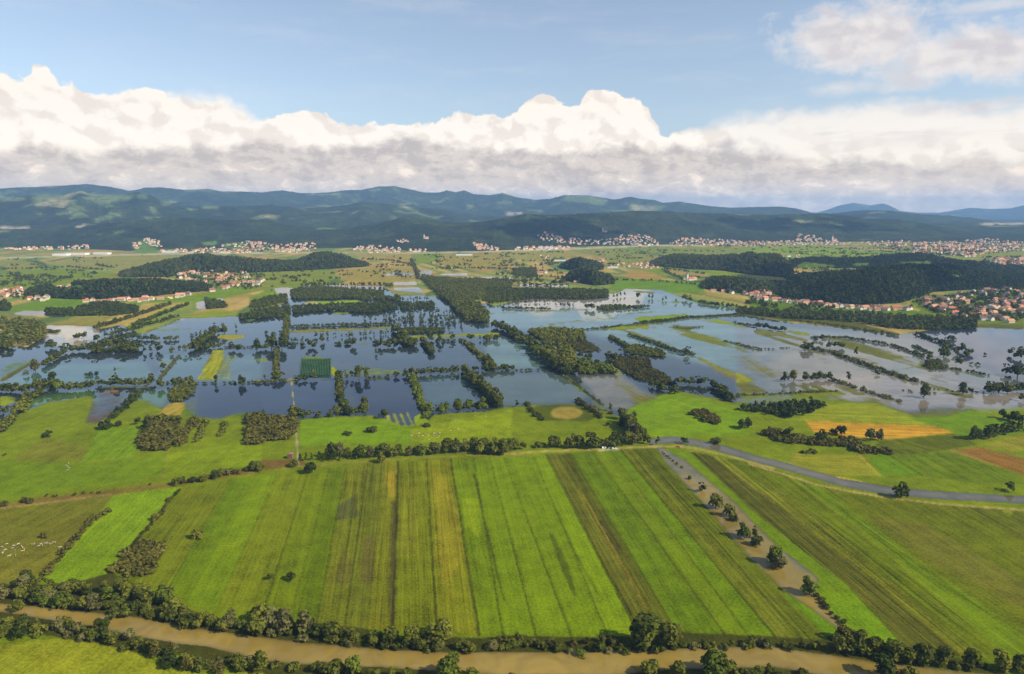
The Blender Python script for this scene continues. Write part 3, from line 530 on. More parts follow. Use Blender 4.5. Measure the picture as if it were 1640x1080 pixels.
R3 = [(-400,360),(0,367),(51,364),(128,363),(179,357),(230,353),(269,348),(307,349),(359,353),(420,353),(451,360),(502,366),(554,366),(605,359),(643,349),(666,349),(707,357),(758,357),(820,348),(843,343),(877,345),(979,341),(1018,338),(1056,338),(1107,341),(1220,345),(1294,343),(1321,342),(1361,346),(1388,351),(1441,352),(1495,361),(1549,367),(1640,372),(2100,372)]
B3 = [(-400,398),(0,397),(130,399),(205,402),(260,400),(330,398),(420,397),(500,398),(560,397),(640,401),(700,403),(760,402),(830,400),(900,396),(1060,392),(1200,389),(1300,388),(1400,387),(1520,388),(1640,384),(2100,382)]
az = np.linspace(R(-58), R(58), 1250); rr = np.geomspace(3600, 28500, 400)
AZm, RRm = np.meshgrid(az, rr); HX, HY = RRm * np.sin(AZm), RRm * np.cos(AZm)
a3, e3 = curve_az(B3); base3 = np.interp(az, a3, H / -e3)
Z = np.full(AZm.shape, -8.0)
def ridge(pts, D, foot, back, low, rough, seed, floor_z=-8):
    a, e = curve_az(pts); cr = np.interp(az, a, e)
    Dc = D + 300 * np.sin(az * 9 + seed) if np.isscalar(D) else D
    zc = H + cr * Dc
    tt = (RRm - foot) / (Dc - foot); f = np.clip(tt, 0, 1); b = np.clip((RRm - Dc) / back, 0, 1)
    sf = f * f * (3 - 2 * f) * .55 + .45 * f
    n = fbm(HX / (1500 * rough) + seed, HY / (1500 * rough), 5)
    n2 = np.abs(fbm(HX / (800 * rough) + seed * 3, HY / (800 * rough), 4) - .5) * 2
    z = zc * sf * (1 - (1.3 * (n - .2) + .9 * n2) * f * (1 - f) * 2.0 - .35 * (np.abs(fbm(HX / (380 * rough) + seed * 5, HY / (380 * rough), 4) - .5) * 2 - .2) * np.clip(f * (1 - f) * 6, 0, 1))
    z = np.where(RRm > Dc, zc * (1 - (1 - low) * b * b * (3 - 2 * b)), z)
    return np.where(tt > 0, z, floor_z)
Z = np.maximum(Z, ridge(R3, base3 + 1450, base3, 1700, .25, .7, 1))
for q_, dd, sd in (([(690,402),(740,379),(790,367),(830,372),(862,393),(880,402)], 650, 11), ([(836,400),(850,372),(877,350),(900,348),(940,354),(985,366),(1015,382),(1040,400)], 950, 12), ([(135,404),(155,393),(190,388),(230,390),(262,402)], 420, 13),
                   ([(505,404),(530,389),(560,381),(610,383),(645,396),(655,404)], 600, 14), ([(640,404),(665,388),(690,384),(740,381),(768,396),(780,404)], 500, 15), ([(-100,404),(0,384),(60,378),(130,381),(180,388),(220,404)], 900, 16), ([(1040,400),(1080,368),(1130,360),(1190,364),(1240,378),(1280,396)], 900, 17), ([(1290,398),(1350,372),(1420,366),(1500,372),(1600,384),(1660,396)], 900, 18), ([(260,404),(300,380),(350,372),(400,376),(450,392),(470,404)], 850, 19)):
    Z = np.maximum(Z, ridge(q_, base3 + dd, base3 - 30, dd * .9, -.1, .45, sd))
Z = np.maximum(Z, ridge(R2, 8700, 6300, 2000, .3, 1.2, 2))
Z = np.maximum(Z, ridge(R2B, 11000, 9000, 1500, .2, 1.2, 5))
Z = np.maximum(Z, ridge(R1, 12500, 9000, 3500, .3, 1.7, 3))
Z = np.maximum(Z, ridge(R0, 24500, 20500, 4000, .3, 2.5, 4))
edge = np.clip((RRm - base3) / 200, 0, 1)
Z += edge * (fbm(HX / 90, HY / 90, 3) - .5) * 16 * np.clip(Z / 60, 0, 1) + edge * (rng.random(Z.shape) - .5) * 4
# low spurs in front of the range, where the photo has them
PZ = np.stack([HX, HY, Z], -1); PU, PV = project(PZ)
hc = np.empty(Z.shape + (3,)); hc[:] = lin((56, 68, 36)) * K
fo = fbm(HX / 260, HY / 260, 4)[..., None]; hc *= (.35 + 1.35 * fo)
fo2 = fbm(HX / 120 + 50, HY / 120, 3); m = fo2 > .62; hc[m] = hc[m] * 1.2 + lin((92, 92, 44)) * K * .12
# natural clearings, more of them on the higher farmed slopes
cl = fbm(HX / 420 + 20, HY / 300 + 4, 4); far_ = RRm > 6500
m = far_ & (cl > .69) & (Z > 60); hc[m] = lin((120, 136, 76)) * K
m = far_ & (cl > .77) & (Z > 60); hc[m] = lin((170, 164, 116)) * K
def hclear(s_, col, warp=.45, rmin=0, rmax=99999):
    c_, q = s_.split('|'); poly = P(c_, q); wu = (fbm(PU / 14, PV / 6, 3) - .5) * 16 * warp; wv = (fbm(PU / 14 + 9, PV / 6, 3) - .5) * 6 * warp
    m = inside(poly, PU + wu, PV + wv) & (RRm > rmin) & (RRm < rmax); hc[m] = lin(col) * K
HG = (122, 140, 84)
for s_ in ('A1|190,140 280,118 400,128 380,150 240,160', 'A1|490,140 600,130 780,125 760,165 650,190 560,165', 'A1|0,140 140,142 150,162 0,165', 'A1|850,125 920,125 920,145 860,145', 'A1|590,275 680,245 760,240 700,275 600,290',
           'A1|480,250 560,250 560,268 490,266', 'A1|900,260 960,262 950,285 910,280', 'A1|1160,205 1250,215 1200,230', 'A1|1260,200 1370,195 1370,215 1270,215', 'A1|210,240 270,240 260,255 220,252', 'A1|720,240 770,235 750,262 720,262',
           'A2|1350,190 1400,190 1380,210 1350,208', 'A2|1540,165 1640,170 1640,182 1550,180', 'A2|620,160 700,155 680,170', 'A3|420,130 560,128 680,160 640,190 460,170 360,160', 'A3|940,190 990,195 980,205'): hclear(s_, HG, rmin=6000)
for s_ in ('A1|700,355 780,350 770,365 710,368', 'A1|590,368 640,366 630,378', 'A1|1270,420 1360,415 1340,445 1280,440', 'A2|400,330 580,322 590,335 410,345', 'A2|60,440 130,435 120,460 70,465', 'A1|830,440 880,412 960,415 1000,450 930,490 850,490', 'A1|1400,430 1560,425 1560,460 1400,455', 'A4|1440,395 1540,395 1560,412 1450,415', 'A4|660,370 740,372 720,392 660,392'): hclear(s_, (116, 150, 66), rmax=6200)
for s_ in ('A1|470,322 550,312 540,325 480,330', 'A1|0,325 180,325 180,337 0,338', 'A3|40,245 140,235 150,245 50,258', 'A4|1370,290 1480,288 1470,302 1390,302', 'A4|1480,290 1640,285 1640,300 1500,302'): hclear(s_, (214, 200, 178))
hc = blur(hc)
def hill_material():
    mt = bpy.data.materials.new('wooded_slope'); mt.use_nodes = True; q = NT(mt.node_tree); b = q.n['Principled BSDF']
    c = q.new('ShaderNodeAttribute', attribute_name='col').outputs['Color']; pos = q.new('ShaderNodeNewGeometry').outputs['Position']
    f = q.noise(pos, .05, 5, .7); f2 = q.noise(pos, .012, 4, .6)
    k = q.m('ADD', q.sm(f, .3, .7, .5, 1.3), q.sm(f2, .3, .7, -.3, .3))
    q.put(b.inputs['Base Color'], q.mix(1.0, c, q.xyz(k, k, k), 'MULTIPLY')); b.inputs['Roughness'].default_value = 1; b.inputs['Specular IOR Level'].default_value = .05
    bp = q.new('ShaderNodeBump'); bp.inputs['Strength'].default_value = .9; bp.inputs['Distance'].default_value = 22; q.put(bp.inputs['Height'], f); q.l.new(bp.outputs[0], b.inputs['Normal'])
    return mt
M_hill = hill_material()
hn, hm = Z.shape; idx = np.arange(hn * hm).reshape(hn, hm)
F = np.stack([idx[:-1, :-1], idx[:-1, 1:], idx[1:, 1:], idx[1:, :-1]], -1).reshape(-1, 4)[:, ::-1]
fr = RRm[:-1, :-1].ravel(); fz = Z[:-1, :-1].ravel()
# split where the front range ends and the mountains begin
for nm, sel in (('hills', (fr < 7400) & (fr > 3700)), ('mountains', fr >= 7400)):
    f = F[sel & (fz > -7.9)]; used, inv = np.unique(f.ravel(), return_inverse=True)
    me = mesh_np(nm, PZ.reshape(-1, 3)[used], inv.reshape(-1, 4), M_hill, True); addcol(me, 'col', hc.reshape(-1, 3)[used]); link(nm, me, kind='structure')
def hill_z(x, y):
    r = math.hypot(x, y); a = math.atan2(x, y)
    if r < 3700: return 0.0
    i = np.clip(np.searchsorted(rr, r) - 1, 0, hn - 2); j = int(np.clip((a - az[0]) / (az[1] - az[0]), 0, hm - 2)); return max(0.0, float(Z[i:i + 2, j:j + 2].mean()))

# ------------------------------------------------------------------ foliage
def leaf_material(name, dark, light, scale=.5):
    mt = bpy.data.materials.new(name); mt.use_nodes = True; q = NT(mt.node_tree); b = q.n['Principled BSDF']
    oi = q.new('ShaderNodeObjectInfo'); pos = q.new('ShaderNodeNewGeometry').outputs['Position']
    n = q.noise(pos, scale, 3, .6); n2 = q.noise(pos, .06, 3, .6)
    k = q.m('ADD', q.sm(n, .3, .7, 0, .6), q.m('ADD', q.sm(n2, .35, .65, -.1, .3), q.m('MULTIPLY', q.m('SUBTRACT', oi.outputs['Random'], .5), .5)), clamp=True)
    q.put(b.inputs['Base Color'], q.mix(k, (*dark, 1), (*light, 1))); b.inputs['Roughness'].default_value = .9; b.inputs['Specular IOR Level'].default_value = .05
    tr = q.new('ShaderNodeBsdfTranslucent'); q.put(tr.inputs[0], q.mix(k, (*dark, 1), (*light, 1)))
    ms = q.new('ShaderNodeMixShader'); ms.inputs[0].default_value = .12; q.l.new(b.outputs[0], ms.inputs[1]); q.l.new(tr.outputs[0], ms.inputs[2]); q.l.new(ms.outputs[0], q.n['Material Output'].inputs[0])
    return mt
M_leaf = {'olive': leaf_material('olive_leaves', (.032, .044, .006), (.170, .178, .024)), 'dark': leaf_material('dark_leaves', (.020, .033, .006), (.112, .128, .020)),
          'green': leaf_material('green_leaves', (.034, .054, .006), (.150, .185, .022)), 'grey': leaf_material('willow_leaves', (.060, .062, .020), (.185, .175, .060)), 'brown': leaf_material('scrub_leaves', (.038, .038, .008), (.155, .145, .028))}
M_wood = leaf_material('canopy_leaves', (.016, .030, .006), (.135, .150, .030), .09)
M_bark = simple('bark', (.09, .07, .05), .9, .4, 3)
def crown(kind, n, seed, lobes=None):
    """unit crown: leaf-sized quads on many lobes, uneven outline, a dark inner mass of the same leaves"""
    r = np.random.default_rng(seed); nl = lobes or 14
    if kind == 'tall': c = np.stack([r.normal(0, .075, nl), r.normal(0, .075, nl), r.uniform(.14, .86, nl)], -1); rad = r.uniform(.09, .15, nl) * (1.15 - .6 * np.abs(c[:, 2] - .45))
    elif kind == 'bush': a = r.uniform(0, 6.28, nl); q = np.sqrt(r.random(nl)) * .45; c = np.stack([q * np.cos(a), q * np.sin(a), r.uniform(.18, .68, nl) * (1 - .5 * q)], -1); rad = r.uniform(.17, .29, nl)
    elif kind == 'spruce': z = np.linspace(.12, .93, nl); a = r.uniform(0, 6.28, nl); q = (1 - z) * .16; c = np.stack([q * np.cos(a), q * np.sin(a), z], -1); rad = .05 + (1 - z) * .2
    else: a = r.uniform(0, 6.28, nl); q = np.sqrt(r.random(nl)) * .23; c = np.stack([q * np.cos(a), q * np.sin(a), .20 + .62 * r.random(nl) * (1.05 - q)], -1); rad = r.uniform(.15, .24, nl)
    li = r.integers(0, nl, n); d = r.normal(size=(n, 3)); d /= np.linalg.norm(d, axis=1)[:, None]
    d[:, 2] = np.where(d[:, 2] < -.5, -d[:, 2], d[:, 2])
    p = c[li] + d * rad[li][:, None] * r.uniform(.72, 1.08, n)[:, None]
    nn = d + r.normal(0, .38 if nl > 6 else .2, (n, 3)); nn /= np.linalg.norm(nn, axis=1)[:, None]
    t1 = np.cross(nn, r.normal(size=(n, 3))); t1 /= np.linalg.norm(t1, axis=1)[:, None]; t2 = np.cross(nn, t1)
    s = (r.uniform(.5, 1.1, n) * 1.25 * rad.mean() * math.sqrt(nl * 3.0 / n))[:, None]
    V = np.stack([p - t1 * s - t2 * s * .8, p + t1 * s - t2 * s * .6, p + t1 * s * .8 + t2 * s, p - t1 * s * .7 + t2 * s * .9], 1).reshape(-1, 3)
    V[:, 2] = np.maximum(V[:, 2], 0.0)
    return V, np.arange(4 * n).reshape(-1, 4)
def trunk(kind, seed):
    r = random.Random(seed); V = []; Fc = []
    def tube(a, b, ra, rb, k=6):
        a, b = Vector(a), Vector(b); d = (b - a).normalized(); x = d.orthogonal().normalized(); y = d.cross(x); o = len(V)
        for q, rad in ((a, ra), (b, rb)):
            for i in range(k):
                th = 2 * math.pi * i / k; V.append(tuple(q + (x * math.cos(th) + y * math.sin(th)) * rad))
        for i in range(k): j = (i + 1) % k; Fc.append((o + i, o + j, o + k + j, o + k + i))
    if kind == 'bush':
        for i in range(5): a = i * 1.26 + r.random(); tube((.03 * math.cos(a), .03 * math.sin(a), 0), (.25 * math.cos(a), .25 * math.sin(a), .5), .022, .01)
    else:
        tube((0, 0, 0), (.01, 0, .3), .032, .024); tube((.01, 0, .3), (0, .01, .72), .024, .01)
        for i in range(4): a = i * 1.6 + r.random(); z = .25 + .1 * i; w_ = .06 if kind in ('tall', 'spruce') else .2; tube((0, 0, z), (w_ * math.cos(a), w_ * math.sin(a), z + .18), .015, .006)
    return np.array(V), np.array(Fc)
VARS = {}
for kind in ('round', 'tall', 'bush', 'spruce'):
    VARS[kind] = [(crown(kind, 620 if kind != 'spruce' else 480, 100 + i + hash(len(kind)) % 50), trunk(kind, i)) for i in range(4)]
LOW = {k: [crown(k, 70, 500 + i, 5) for i in range(5)] for k in ('round', 'tall', 'bush', 'spruce')}
meshcache = {}
def crown_mesh(kind, i, mat):
    key = (kind, i, mat)
    if key not in meshcache: V, F_ = VARS[kind][i][0]; meshcache[key] = mesh_np('crown', V, F_, M_leaf[mat])
    return meshcache[key]
def trunk_mesh(kind, i):
    key = (kind, i)
    if key not in meshcache: V, F_ = VARS[kind][i][1]; meshcache[key] = mesh_np('trunk', V, F_, M_bark)
    return meshcache[key]
def cloud_of(pts, hs, kind, seed, wide=1.0, dens=1.0, n=70):
    """one joined mesh of many small crowns (hedges, thickets, woods)"""
    r = np.random.default_rng(seed); Vs = []; Fs = []; o = 0; lows = LOW[kind] if n == 70 else [crown(kind, n, 900 + i, 3) for i in range(5)]
    for (x, y, z), h in zip(pts, hs):
        V, F_ = lows[r.integers(0, len(lows))]; a = r.uniform(0, 6.28); ca, sa = math.cos(a), math.sin(a); w_ = h * wide * r.uniform(.85, 1.2)
        Vs.append(np.stack([(V[:, 0] * ca - V[:, 1] * sa) * w_ + x, (V[:, 0] * sa + V[:, 1] * ca) * w_ + y, V[:, 2] * h + z], -1)); Fs.append(F_ + o); o += len(V)
    return np.concatenate(Vs), np.concatenate(Fs)

ORD = 'first second third fourth fifth sixth seventh eighth ninth tenth eleventh twelfth thirteenth fourteenth fifteenth sixteenth seventeenth eighteenth nineteenth twentieth'.split()
TENS = ['', '', 'twenty', 'thirty', 'forty', 'fifty', 'sixty', 'seventy', 'eighty', 'ninety']
def ordw(i):
    if i > 100: return 'hundred-and-' + ordw(i - 100)
    if i == 100: return 'hundredth'
    if i <= 20: return ORD[i - 1]
    if i % 10 == 0: return TENS[i // 10][:-1] + 'ieth'
    return TENS[i // 10] + '-' + ORD[i % 10 - 1]
TREES = []      # dict(x, y, h, kind, mat, w, row, idx)
def resample(pts, step):
    g = G(*np.array(pts).T); out = []; carry = 0
    for a, b in zip(g[:-1], g[1:]):
        L_ = float(np.hypot(*(b - a))); s = carry
        while s < L_: out.append(a + (b - a) * s / L_); s += step * random.uniform(.75, 1.25)
        carry = s - L_
    return out
def row(s_, phrase, step, h0, h1, kind='mix', mat='mix', jit=2.0, single=False, w_=1.0):
    c_, q = s_.split('|'); pts = P(c_, q)
    if c_[0] == 'C' and phrase in (NB, SBK) and not single: h0 *= .88; h1 *= .9; w_ *= .92
    if phrase == HR: h0 *= 1.2; h1 *= 1.25
    if c_ in ('B1', 'B2', 'B3', 'B4') and phrase != 'far plain': step *= .62; h0 *= 1.2; h1 *= 1.3; w_ *= .84
    xy = [G(*p) for p in pts] if single or len(pts) == 1 else resample(pts, step)
    for p in xy:
        k = kind; m = mat; j = 0 if single else jit
        if k == 'mix': k = random.choice(['round', 'round', 'bush', 'tall', 'round'])
        if k == 'bank': k = random.choice(['bush', 'bush', 'round', 'round'])
        if m == 'mix': m = random.choice(['olive', 'olive', 'green', 'dark', 'olive', 'grey'])
        h = random.uniform(h0, h1) * (.75 if k == 'bush' and kind != 'bush' else 1)
        TREES.append(dict(x=float(p[0]) + random.gauss(0, j), y=float(p[1]) + random.gauss(0, j), h=h, kind=k, mat=m, w=w_ * random.uniform(.85, 1.2), row=phrase))
def trees(s_, phrase, h, kind='round', mat='olive', w_=1.0): row(s_, phrase, 1, h * .92, h * 1.08, kind, mat, 0, True, w_)

HR = 'hedgerow above the striped fields'
NB = 'north bank of the muddy river'; SBK = 'south bank of the muddy river'; HR = 'hedgerow above the striped fields'
row('C1|0,735 60,760 180,765 300,790 430,805 530,812 650,830 760,852 900,884 1134,912', NB, 7, 8, 14, 'bank', jit=2.5, w_=1.15)
row('C1|90,700 220,735 330,725 450,730 560,715 620,760 720,775', NB, 7, 10, 15, 'mix', jit=3, w_=1.2)
row('C1|100,770 300,770 480,760 700,810 850,860', NB, 8, 8, 12, 'bank', jit=3, w_=1.2)
row('C2|0,885 250,930 420,945 600,965 760,972 900,968 1134,972', NB, 6.5, 5, 9, 'bank', jit=2.0, w_=1.2)
row('C2|250,905 420,930 640,950 860,950', NB, 9, 7, 11, 'bank', jit=2.5, w_=1.2)
trees('C2|40,850 350,925 610,950 700,950 830,935 790,945', NB, 13, 'round', 'olive', 1.1); trees('C2|100,880 150,895 240,895', NB, 14, 'round', 'grey')
row('C3|0,960 350,985 600,978 860,962 1188,958', NB, 5.5, 5, 8, 'bank', jit=1.6, w_=1.25); row('C3|20,935 330,960 560,960', NB, 8, 5, 7, 'bush', 'brown')
trees('C3|640,955', NB, 22, 'round', 'dark', 1.1); trees('C3|735,955', NB, 17, 'round', 'olive', 1.1)
row('C4|0,950 160,968 300,972', NB, 6, 5, 8, 'bank', jit=1.5); trees('C4|380,990 440,985 490,990 545,1000 625,1020 680,1030 740,1030 840,1040 960,1052 1080,1056 1170,1060', NB, 12, 'round', 'olive', 1.1); trees('C4|400,930 430,940 480,955', NB, 10, 'round', 'brown')
row('C4|560,1012 700,1035 900,1050 1188,1065', NB, 7, 4, 8, 'bank', jit=1.5)
row('C1|0,925 110,905 200,890 300,905 420,925 560,945 650,985 760,1020 900,1050 1134,1060', SBK, 6, 7, 12, 'bank', jit=2.2, w_=1.2); row('C1|0,890 120,880 220,885 500,915', SBK, 8, 8, 12, 'mix', jit=2)
row('C1|680,1000 800,1040 960,1062', SBK, 7, 8, 11, 'bank', 'brown')
row('C2|0,1045 120,1060 300,1072 500,1085 700,1105 1134,1115', SBK, 6, 6, 9, 'bank', jit=2); trees('C2|450,1080 860,1095', SBK, 14, 'round', 'green'); trees('C2|970,1105 360,1075', SBK, 9, 'bush', 'olive')
trees('C3|655,1090 780,1095 980,1085', SBK, 11, 'bush', 'olive'); trees('C3|920,1080', SBK, 18, 'round', 'green', 1.15); row('C3|1000,1085 1188,1090', SBK, 7, 6, 9, 'bank', jit=1.5)
row('C4|0,1075 120,1085 260,1100', SBK, 7, 6, 9, 'bank'); trees('C4|570,1095', SBK, 14, 'round', 'dark', 1.15); trees('C4|690,1105', SBK, 9, 'bush', 'olive')
trees('C1|855,490', 'green strip fields', 9, 'bush', 'olive'); trees('C1|190,492', 'olive cattle pasture', 6, 'bush', 'brown'); trees('C2|95,672', 'mown strip field, round and dense', 6.5, 'round', 'brown'); trees('C2|185,672', 'mown strip field beside its twin', 7, 'round', 'brown')
trees('C1|715,518', 'scrub patch edge', 4, 'bush', 'brown'); trees('C1|675,412', 'overgrown ditch', 6, 'bush', 'brown')
trees('C1|20,352 110,335 130,340', 'tan ditch band', 6, 'bush', 'brown'); trees('C1|205,310 240,312 320,305 360,300 400,298 430,298 650,262', 'tan ditch band', 3, 'bush', 'brown')
row('C1|770,262 980,222', HR, 6, 5, 8, 'bush', jit=1.2); trees('C1|945,225 1110,200', HR, 9, 'bush', 'olive'); row('C1|1000,208 1090,200', HR, 6, 4, 5, 'bush', 'brown')
trees('C1|200,55', 'bright left meadow', 6, 'bush', 'dark'); trees('C1|20,135', 'left meadow edge', 3, 'bush', 'dark')
trees('C2|20,200', HR, 10, 'round', 'dark'); trees('C2|190,182', HR, 7, 'bush', 'olive'); trees('C2|262,212', HR, 11, 'round', 'dark'); trees('C2|570,165', HR, 9, 'round', 'olive')
row('C2|215,158 330,155 500,145', HR, 5.5, 6, 8, 'spruce', 'dark', 1); row('C2|340,135 500,142 640,135 780,128 900,118 1000,120 1134,115', HR, 6, 8, 12, 'round', jit=1.5); trees('C2|355,150', HR, 13, 'round', 'dark'); row('C2|800,105 900,105 1134,100', HR, 8, 8, 11, 'round')
row('C2|1000,128 1110,130', HR, 7, 11, 13, 'round', 'olive', 1)
trees('C3|15,128', HR, 13, 'round', 'olive'); row('C3|30,108 120,108', HR, 7, 8, 11, 'round', jit=1); row('C3|160,100 240,98', HR, 6, 5, 6, 'bush', jit=1); row('C3|230,100 450,102 640,80', HR, 7, 9, 13, 'round', jit=1.5)
trees('C3|395,105', HR, 17, 'tall', 'dark', 1.7); trees('C3|320,102 500,92', HR, 14, 'round', 'olive'); row('C3|545,10 575,50 620,75', HR, 7, 12, 15, 'round', jit=2); trees('C3|685,92', 'canal head beside the path', 12, 'tall', 'olive', 1.6); trees('C3|795,82', 'upper canal bank', 10, 'round', 'olive'); trees('C3|935,82', 'meadow above the canal', 9, 'bush', 'dark', 1.1)
PO = 'flooded ditch between the crops'
for s_, h, k, m in (('820,236', 4, 'bush', 'dark'), ('878,292', 10, 'round', 'olive'), ('935,362', 13, 'round', 'olive'), ('993,397', 12, 'round', 'olive'), ('1010,416', 7, 'bush', 'dark'), ('1058,492', 14, 'round', 'green'), ('1104,492', 12, 'tall', 'olive'), ('1112,520', 9, 'bush', 'dark'), ('1186,605', 11, 'round', 'dark')): trees('C3|' + s_, PO, h, k, m)
trees('C4|112,602', PO, 14, 'round', 'green'); trees('C4|138,622', PO, 11, 'bush', 'grey'); trees('C4|260,735', PO, 13, 'round', 'green')
row('C3|705,122 745,155 790,195', PO, 7, 2, 3, 'bush', 'dark', .5); row('C4|290,745 345,808 400,865', PO, 5, 3, 5, 'bush', 'brown', .8)
trees('C4|655,318', 'canal bank, alone between path and water', 15, 'round', 'dark', 1.1); trees('C4|1125,288', 'green field above the canal', 10, 'round', 'dark', 1.1)
# midground, left
FL = 'tree belt standing in the left flood'; DK = 'long dike row across the flood'; ML = 'green meadow below the left flood'
row('B1|330,380 305,385', FL, 5, 13, 15, 'round', 'dark', 1); trees('B1|485,328 535,322 615,340', FL, 14, 'round', 'olive'); row('B1|440,405 570,402', FL, 9, 11, 13, 'round'); trees('B1|402,412', FL, 13, 'round', 'dark')
row('B1|585,400 660,380 740,370 860,395', FL, 8, 12, 15, 'round', jit=4); row('B1|600,415 740,410 850,410', FL, 9, 11, 14, 'round', jit=3); row('B1|660,335 850,325 1000,335 1130,330', FL, 8, 6, 10, 'round', jit=3)
trees('B1|903,412 945,405 980,402 1000,405 1082,418 1125,410 1155,415 1182,405', FL, 14, 'tall', 'olive', 1.7); row('B1|1215,395 1250,360 1330,300 1385,285', FL, 8, 11, 15, 'round', jit=4); row('B1|1230,392 1380,375', FL, 9, 9, 13, 'round'); trees('B1|1405,292', FL, 18, 'round', 'dark'); trees('B1|1335,275', FL, 15, 'tall', 'dark', 1.6)
trees('B1|1450,395 1505,398', FL, 13, 'round', 'olive'); trees('B1|1608,398', FL, 18, 'round', 'dark', .8); row('B1|1400,380 1570,378', FL, 8, 3, 4, 'bush'); trees('B1|1200,320 1230,310 1255,300 1210,330 1475,262', FL, 9, 'tall', 'dark', 1.5)
row('B1|270,500 390,430', 'slanting row in the left flood', 9, 8, 10, 'round'); trees('B1|222,528', 'open water left of the slanting row', 16, 'round', 'brown', 1.1); trees('B1|165,555', 'open water beside the brown-leaved tree', 9, 'round', 'dark'); trees('B1|555,555', 'open flood water, low and wide', 6, 'bush', 'dark', 1.7); trees('B1|605,552', 'open flood water, small and round', 6, 'bush', 'dark'); trees('B1|718,528', 'open flood water, slim and lone', 7, 'tall', 'olive', 1.6); trees('B1|1022,510', 'ditch crossing the flood', 8, 'round', 'dark')
row('B1|0,655 90,660 190,655', DK, 8, 10, 13, 'round', jit=3); row('B1|240,640 320,650 395,640', DK, 8, 11, 14, 'round', jit=4); trees('B1|335,605', DK, 16, 'round', 'dark'); row('B1|400,650 600,635', DK, 9, 10, 12, 'round', jit=2); row('B1|600,620 760,615 930,618', DK, 8, 8, 11, 'round', jit=2); trees('B1|720,618 945,605 1008,635', DK, 13, 'round', 'olive'); row('B1|1050,620 1230,608', DK, 9, 6, 9, 'round'); trees('B1|1105,612 1180,605', DK, 11, 'round', 'olive'); row('B1|1235,605 1640,598', DK, 10, 3, 4, 'bush'); trees('B1|1352,605', DK, 13, 'tall', 'dark', 1.6); trees('B1|1515,612', DK, 15, 'round', 'dark')
row('B1|165,710 255,660', 'row joining the dike from the left', 8, 8, 10, 'round', jit=2)
trees('B1|655,885', ML, 12, 'bush', 'dark', 1.25); trees('B1|740,868', ML, 8, 'bush', 'dark'); trees('B1|870,860', ML, 9, 'round', 'dark', 1.15); trees('B1|930,890', ML, 15, 'round', 'dark'); trees('B1|1000,845 1060,850', ML, 11, 'round', 'olive'); trees('B1|1105,860', ML, 10, 'round', 'green')
row('B1|20,790 90,785', 'left edge of the flood', 8, 8, 11, 'round')
# midground, centre
row('B2|45,690 240,668', DK, 9, 4, 5, 'bush'); trees('B2|90,668', DK, 9, 'tall', 'olive', 1.5); trees('B2|150,672 185,665', DK, 12, 'round', 'olive'); trees('B2|375,668', DK, 14, 'round', 'olive', 1.1); row('B2|270,672 340,668', DK, 9, 6, 8, 'round'); trees('B2|532,665', DK, 16, 'round', 'dark'); trees('B2|575,662 607,660', DK, 11, 'tall', 'olive', 1.5); trees('B2|652,662', DK, 17, 'round', 'olive'); trees('B2|695,655', DK, 16, 'tall', 'green', 1.5); row('B2|715,655 870,648', DK, 9, 3, 5, 'bush'); trees('B2|878,648 932,643', DK, 11, 'round', 'olive'); trees('B2|975,640', DK, 14, 'round', 'green')
row('B2|1010,638 1250,622', DK, 10, 8, 10, 'round', 'dark', 1); trees('B2|1282,625', DK, 15, 'round', 'olive'); row('B2|1330,610 1440,605 1564,602', DK, 9, 6, 9, 'round')
row('B2|1300,650 1360,700 1440,780 1490,830', 'thick row slanting to the meadow edge', 7, 10, 14, 'round', jit=3); row('B2|1440,800 1490,835', 'thick row slanting to the meadow edge', 6, 12, 15, 'round', 'dark', 2)
row('B2|530,670 545,800', 'straight row below the dike', 7, 7, 9, 'round', jit=1.2)
MS = 'meadow shore below the dark water'
row('B2|300,895 400,895 520,880', MS, 10, 6, 9, 'round'); row('B2|540,865 610,875 700,865', MS, 7, 9, 12, 'round', 'dark'); trees('B2|685,860', MS, 17, 'round', 'olive'); trees('B2|560,845', MS, 15, 'round', 'dark'); trees('B2|265,890', 'farm road, large and round', 14, 'round', 'olive', 1.2); trees('B2|300,895', 'farm road, smaller', 11, 'round', 'dark'); trees('B2|82,862', 'open dark water', 5, 'bush', 'dark'); trees('B2|798,895', MS, 13, 'tall', 'dark', 1.7)
row('B2|1075,860 1150,865 1240,850', MS, 7, 9, 12, 'round', 'green', 2.5); trees('B2|1240,845 1310,845 1385,845', MS, 14, 'round', 'green'); row('B2|1290,848 1440,842', MS, 8, 7, 9, 'round', 'dark')
trees('B2|585,992', 'bright meadow, low and long', 4, 'bush', 'dark', 2.4); trees('B2|730,975', 'bright meadow, dark and round', 6, 'bush', 'dark', 1.5); trees('B2|1060,943', 'bright meadow edge of the shore', 4, 'bush', 'dark', 2)
MF = 'scattered islet in the middle flood'
trees('B2|130,480', 'crossing of ditches, tall and round', 24, 'round', 'olive', 1.1); trees('B2|100,485', MF, 15, 'round', 'dark'); trees('B2|192,482', MF, 19, 'round', 'dark'); trees('B2|45,490', MF, 17, 'round', 'dark', .8); trees('B2|97,390 186,385', MF, 6, 'bush', 'dark'); trees('B2|350,470 388,475 430,440 625,465 782,470 825,465 860,460 898,455', MF, 13, 'round', 'dark', .9); trees('B2|525,455 310,462 250,460 580,450', MF, 7, 'bush', 'dark', 1.8); trees('B2|940,458', MF, 14, 'round', 'olive', 1.3)
row('B2|240,440 340,436', MF, 9, 5, 8, 'tall', 'dark', 5, w_=1.6); row('B2|560,412 860,392', MF, 8, 6, 10, 'tall', 'dark', 4, w_=1.5); row('B2|390,410 520,400', MF, 9, 6, 9, 'tall', 'dark', 5, w_=1.5); row('B2|740,450 980,440', MF, 10, 5, 8, 'bush', 'dark', 4)
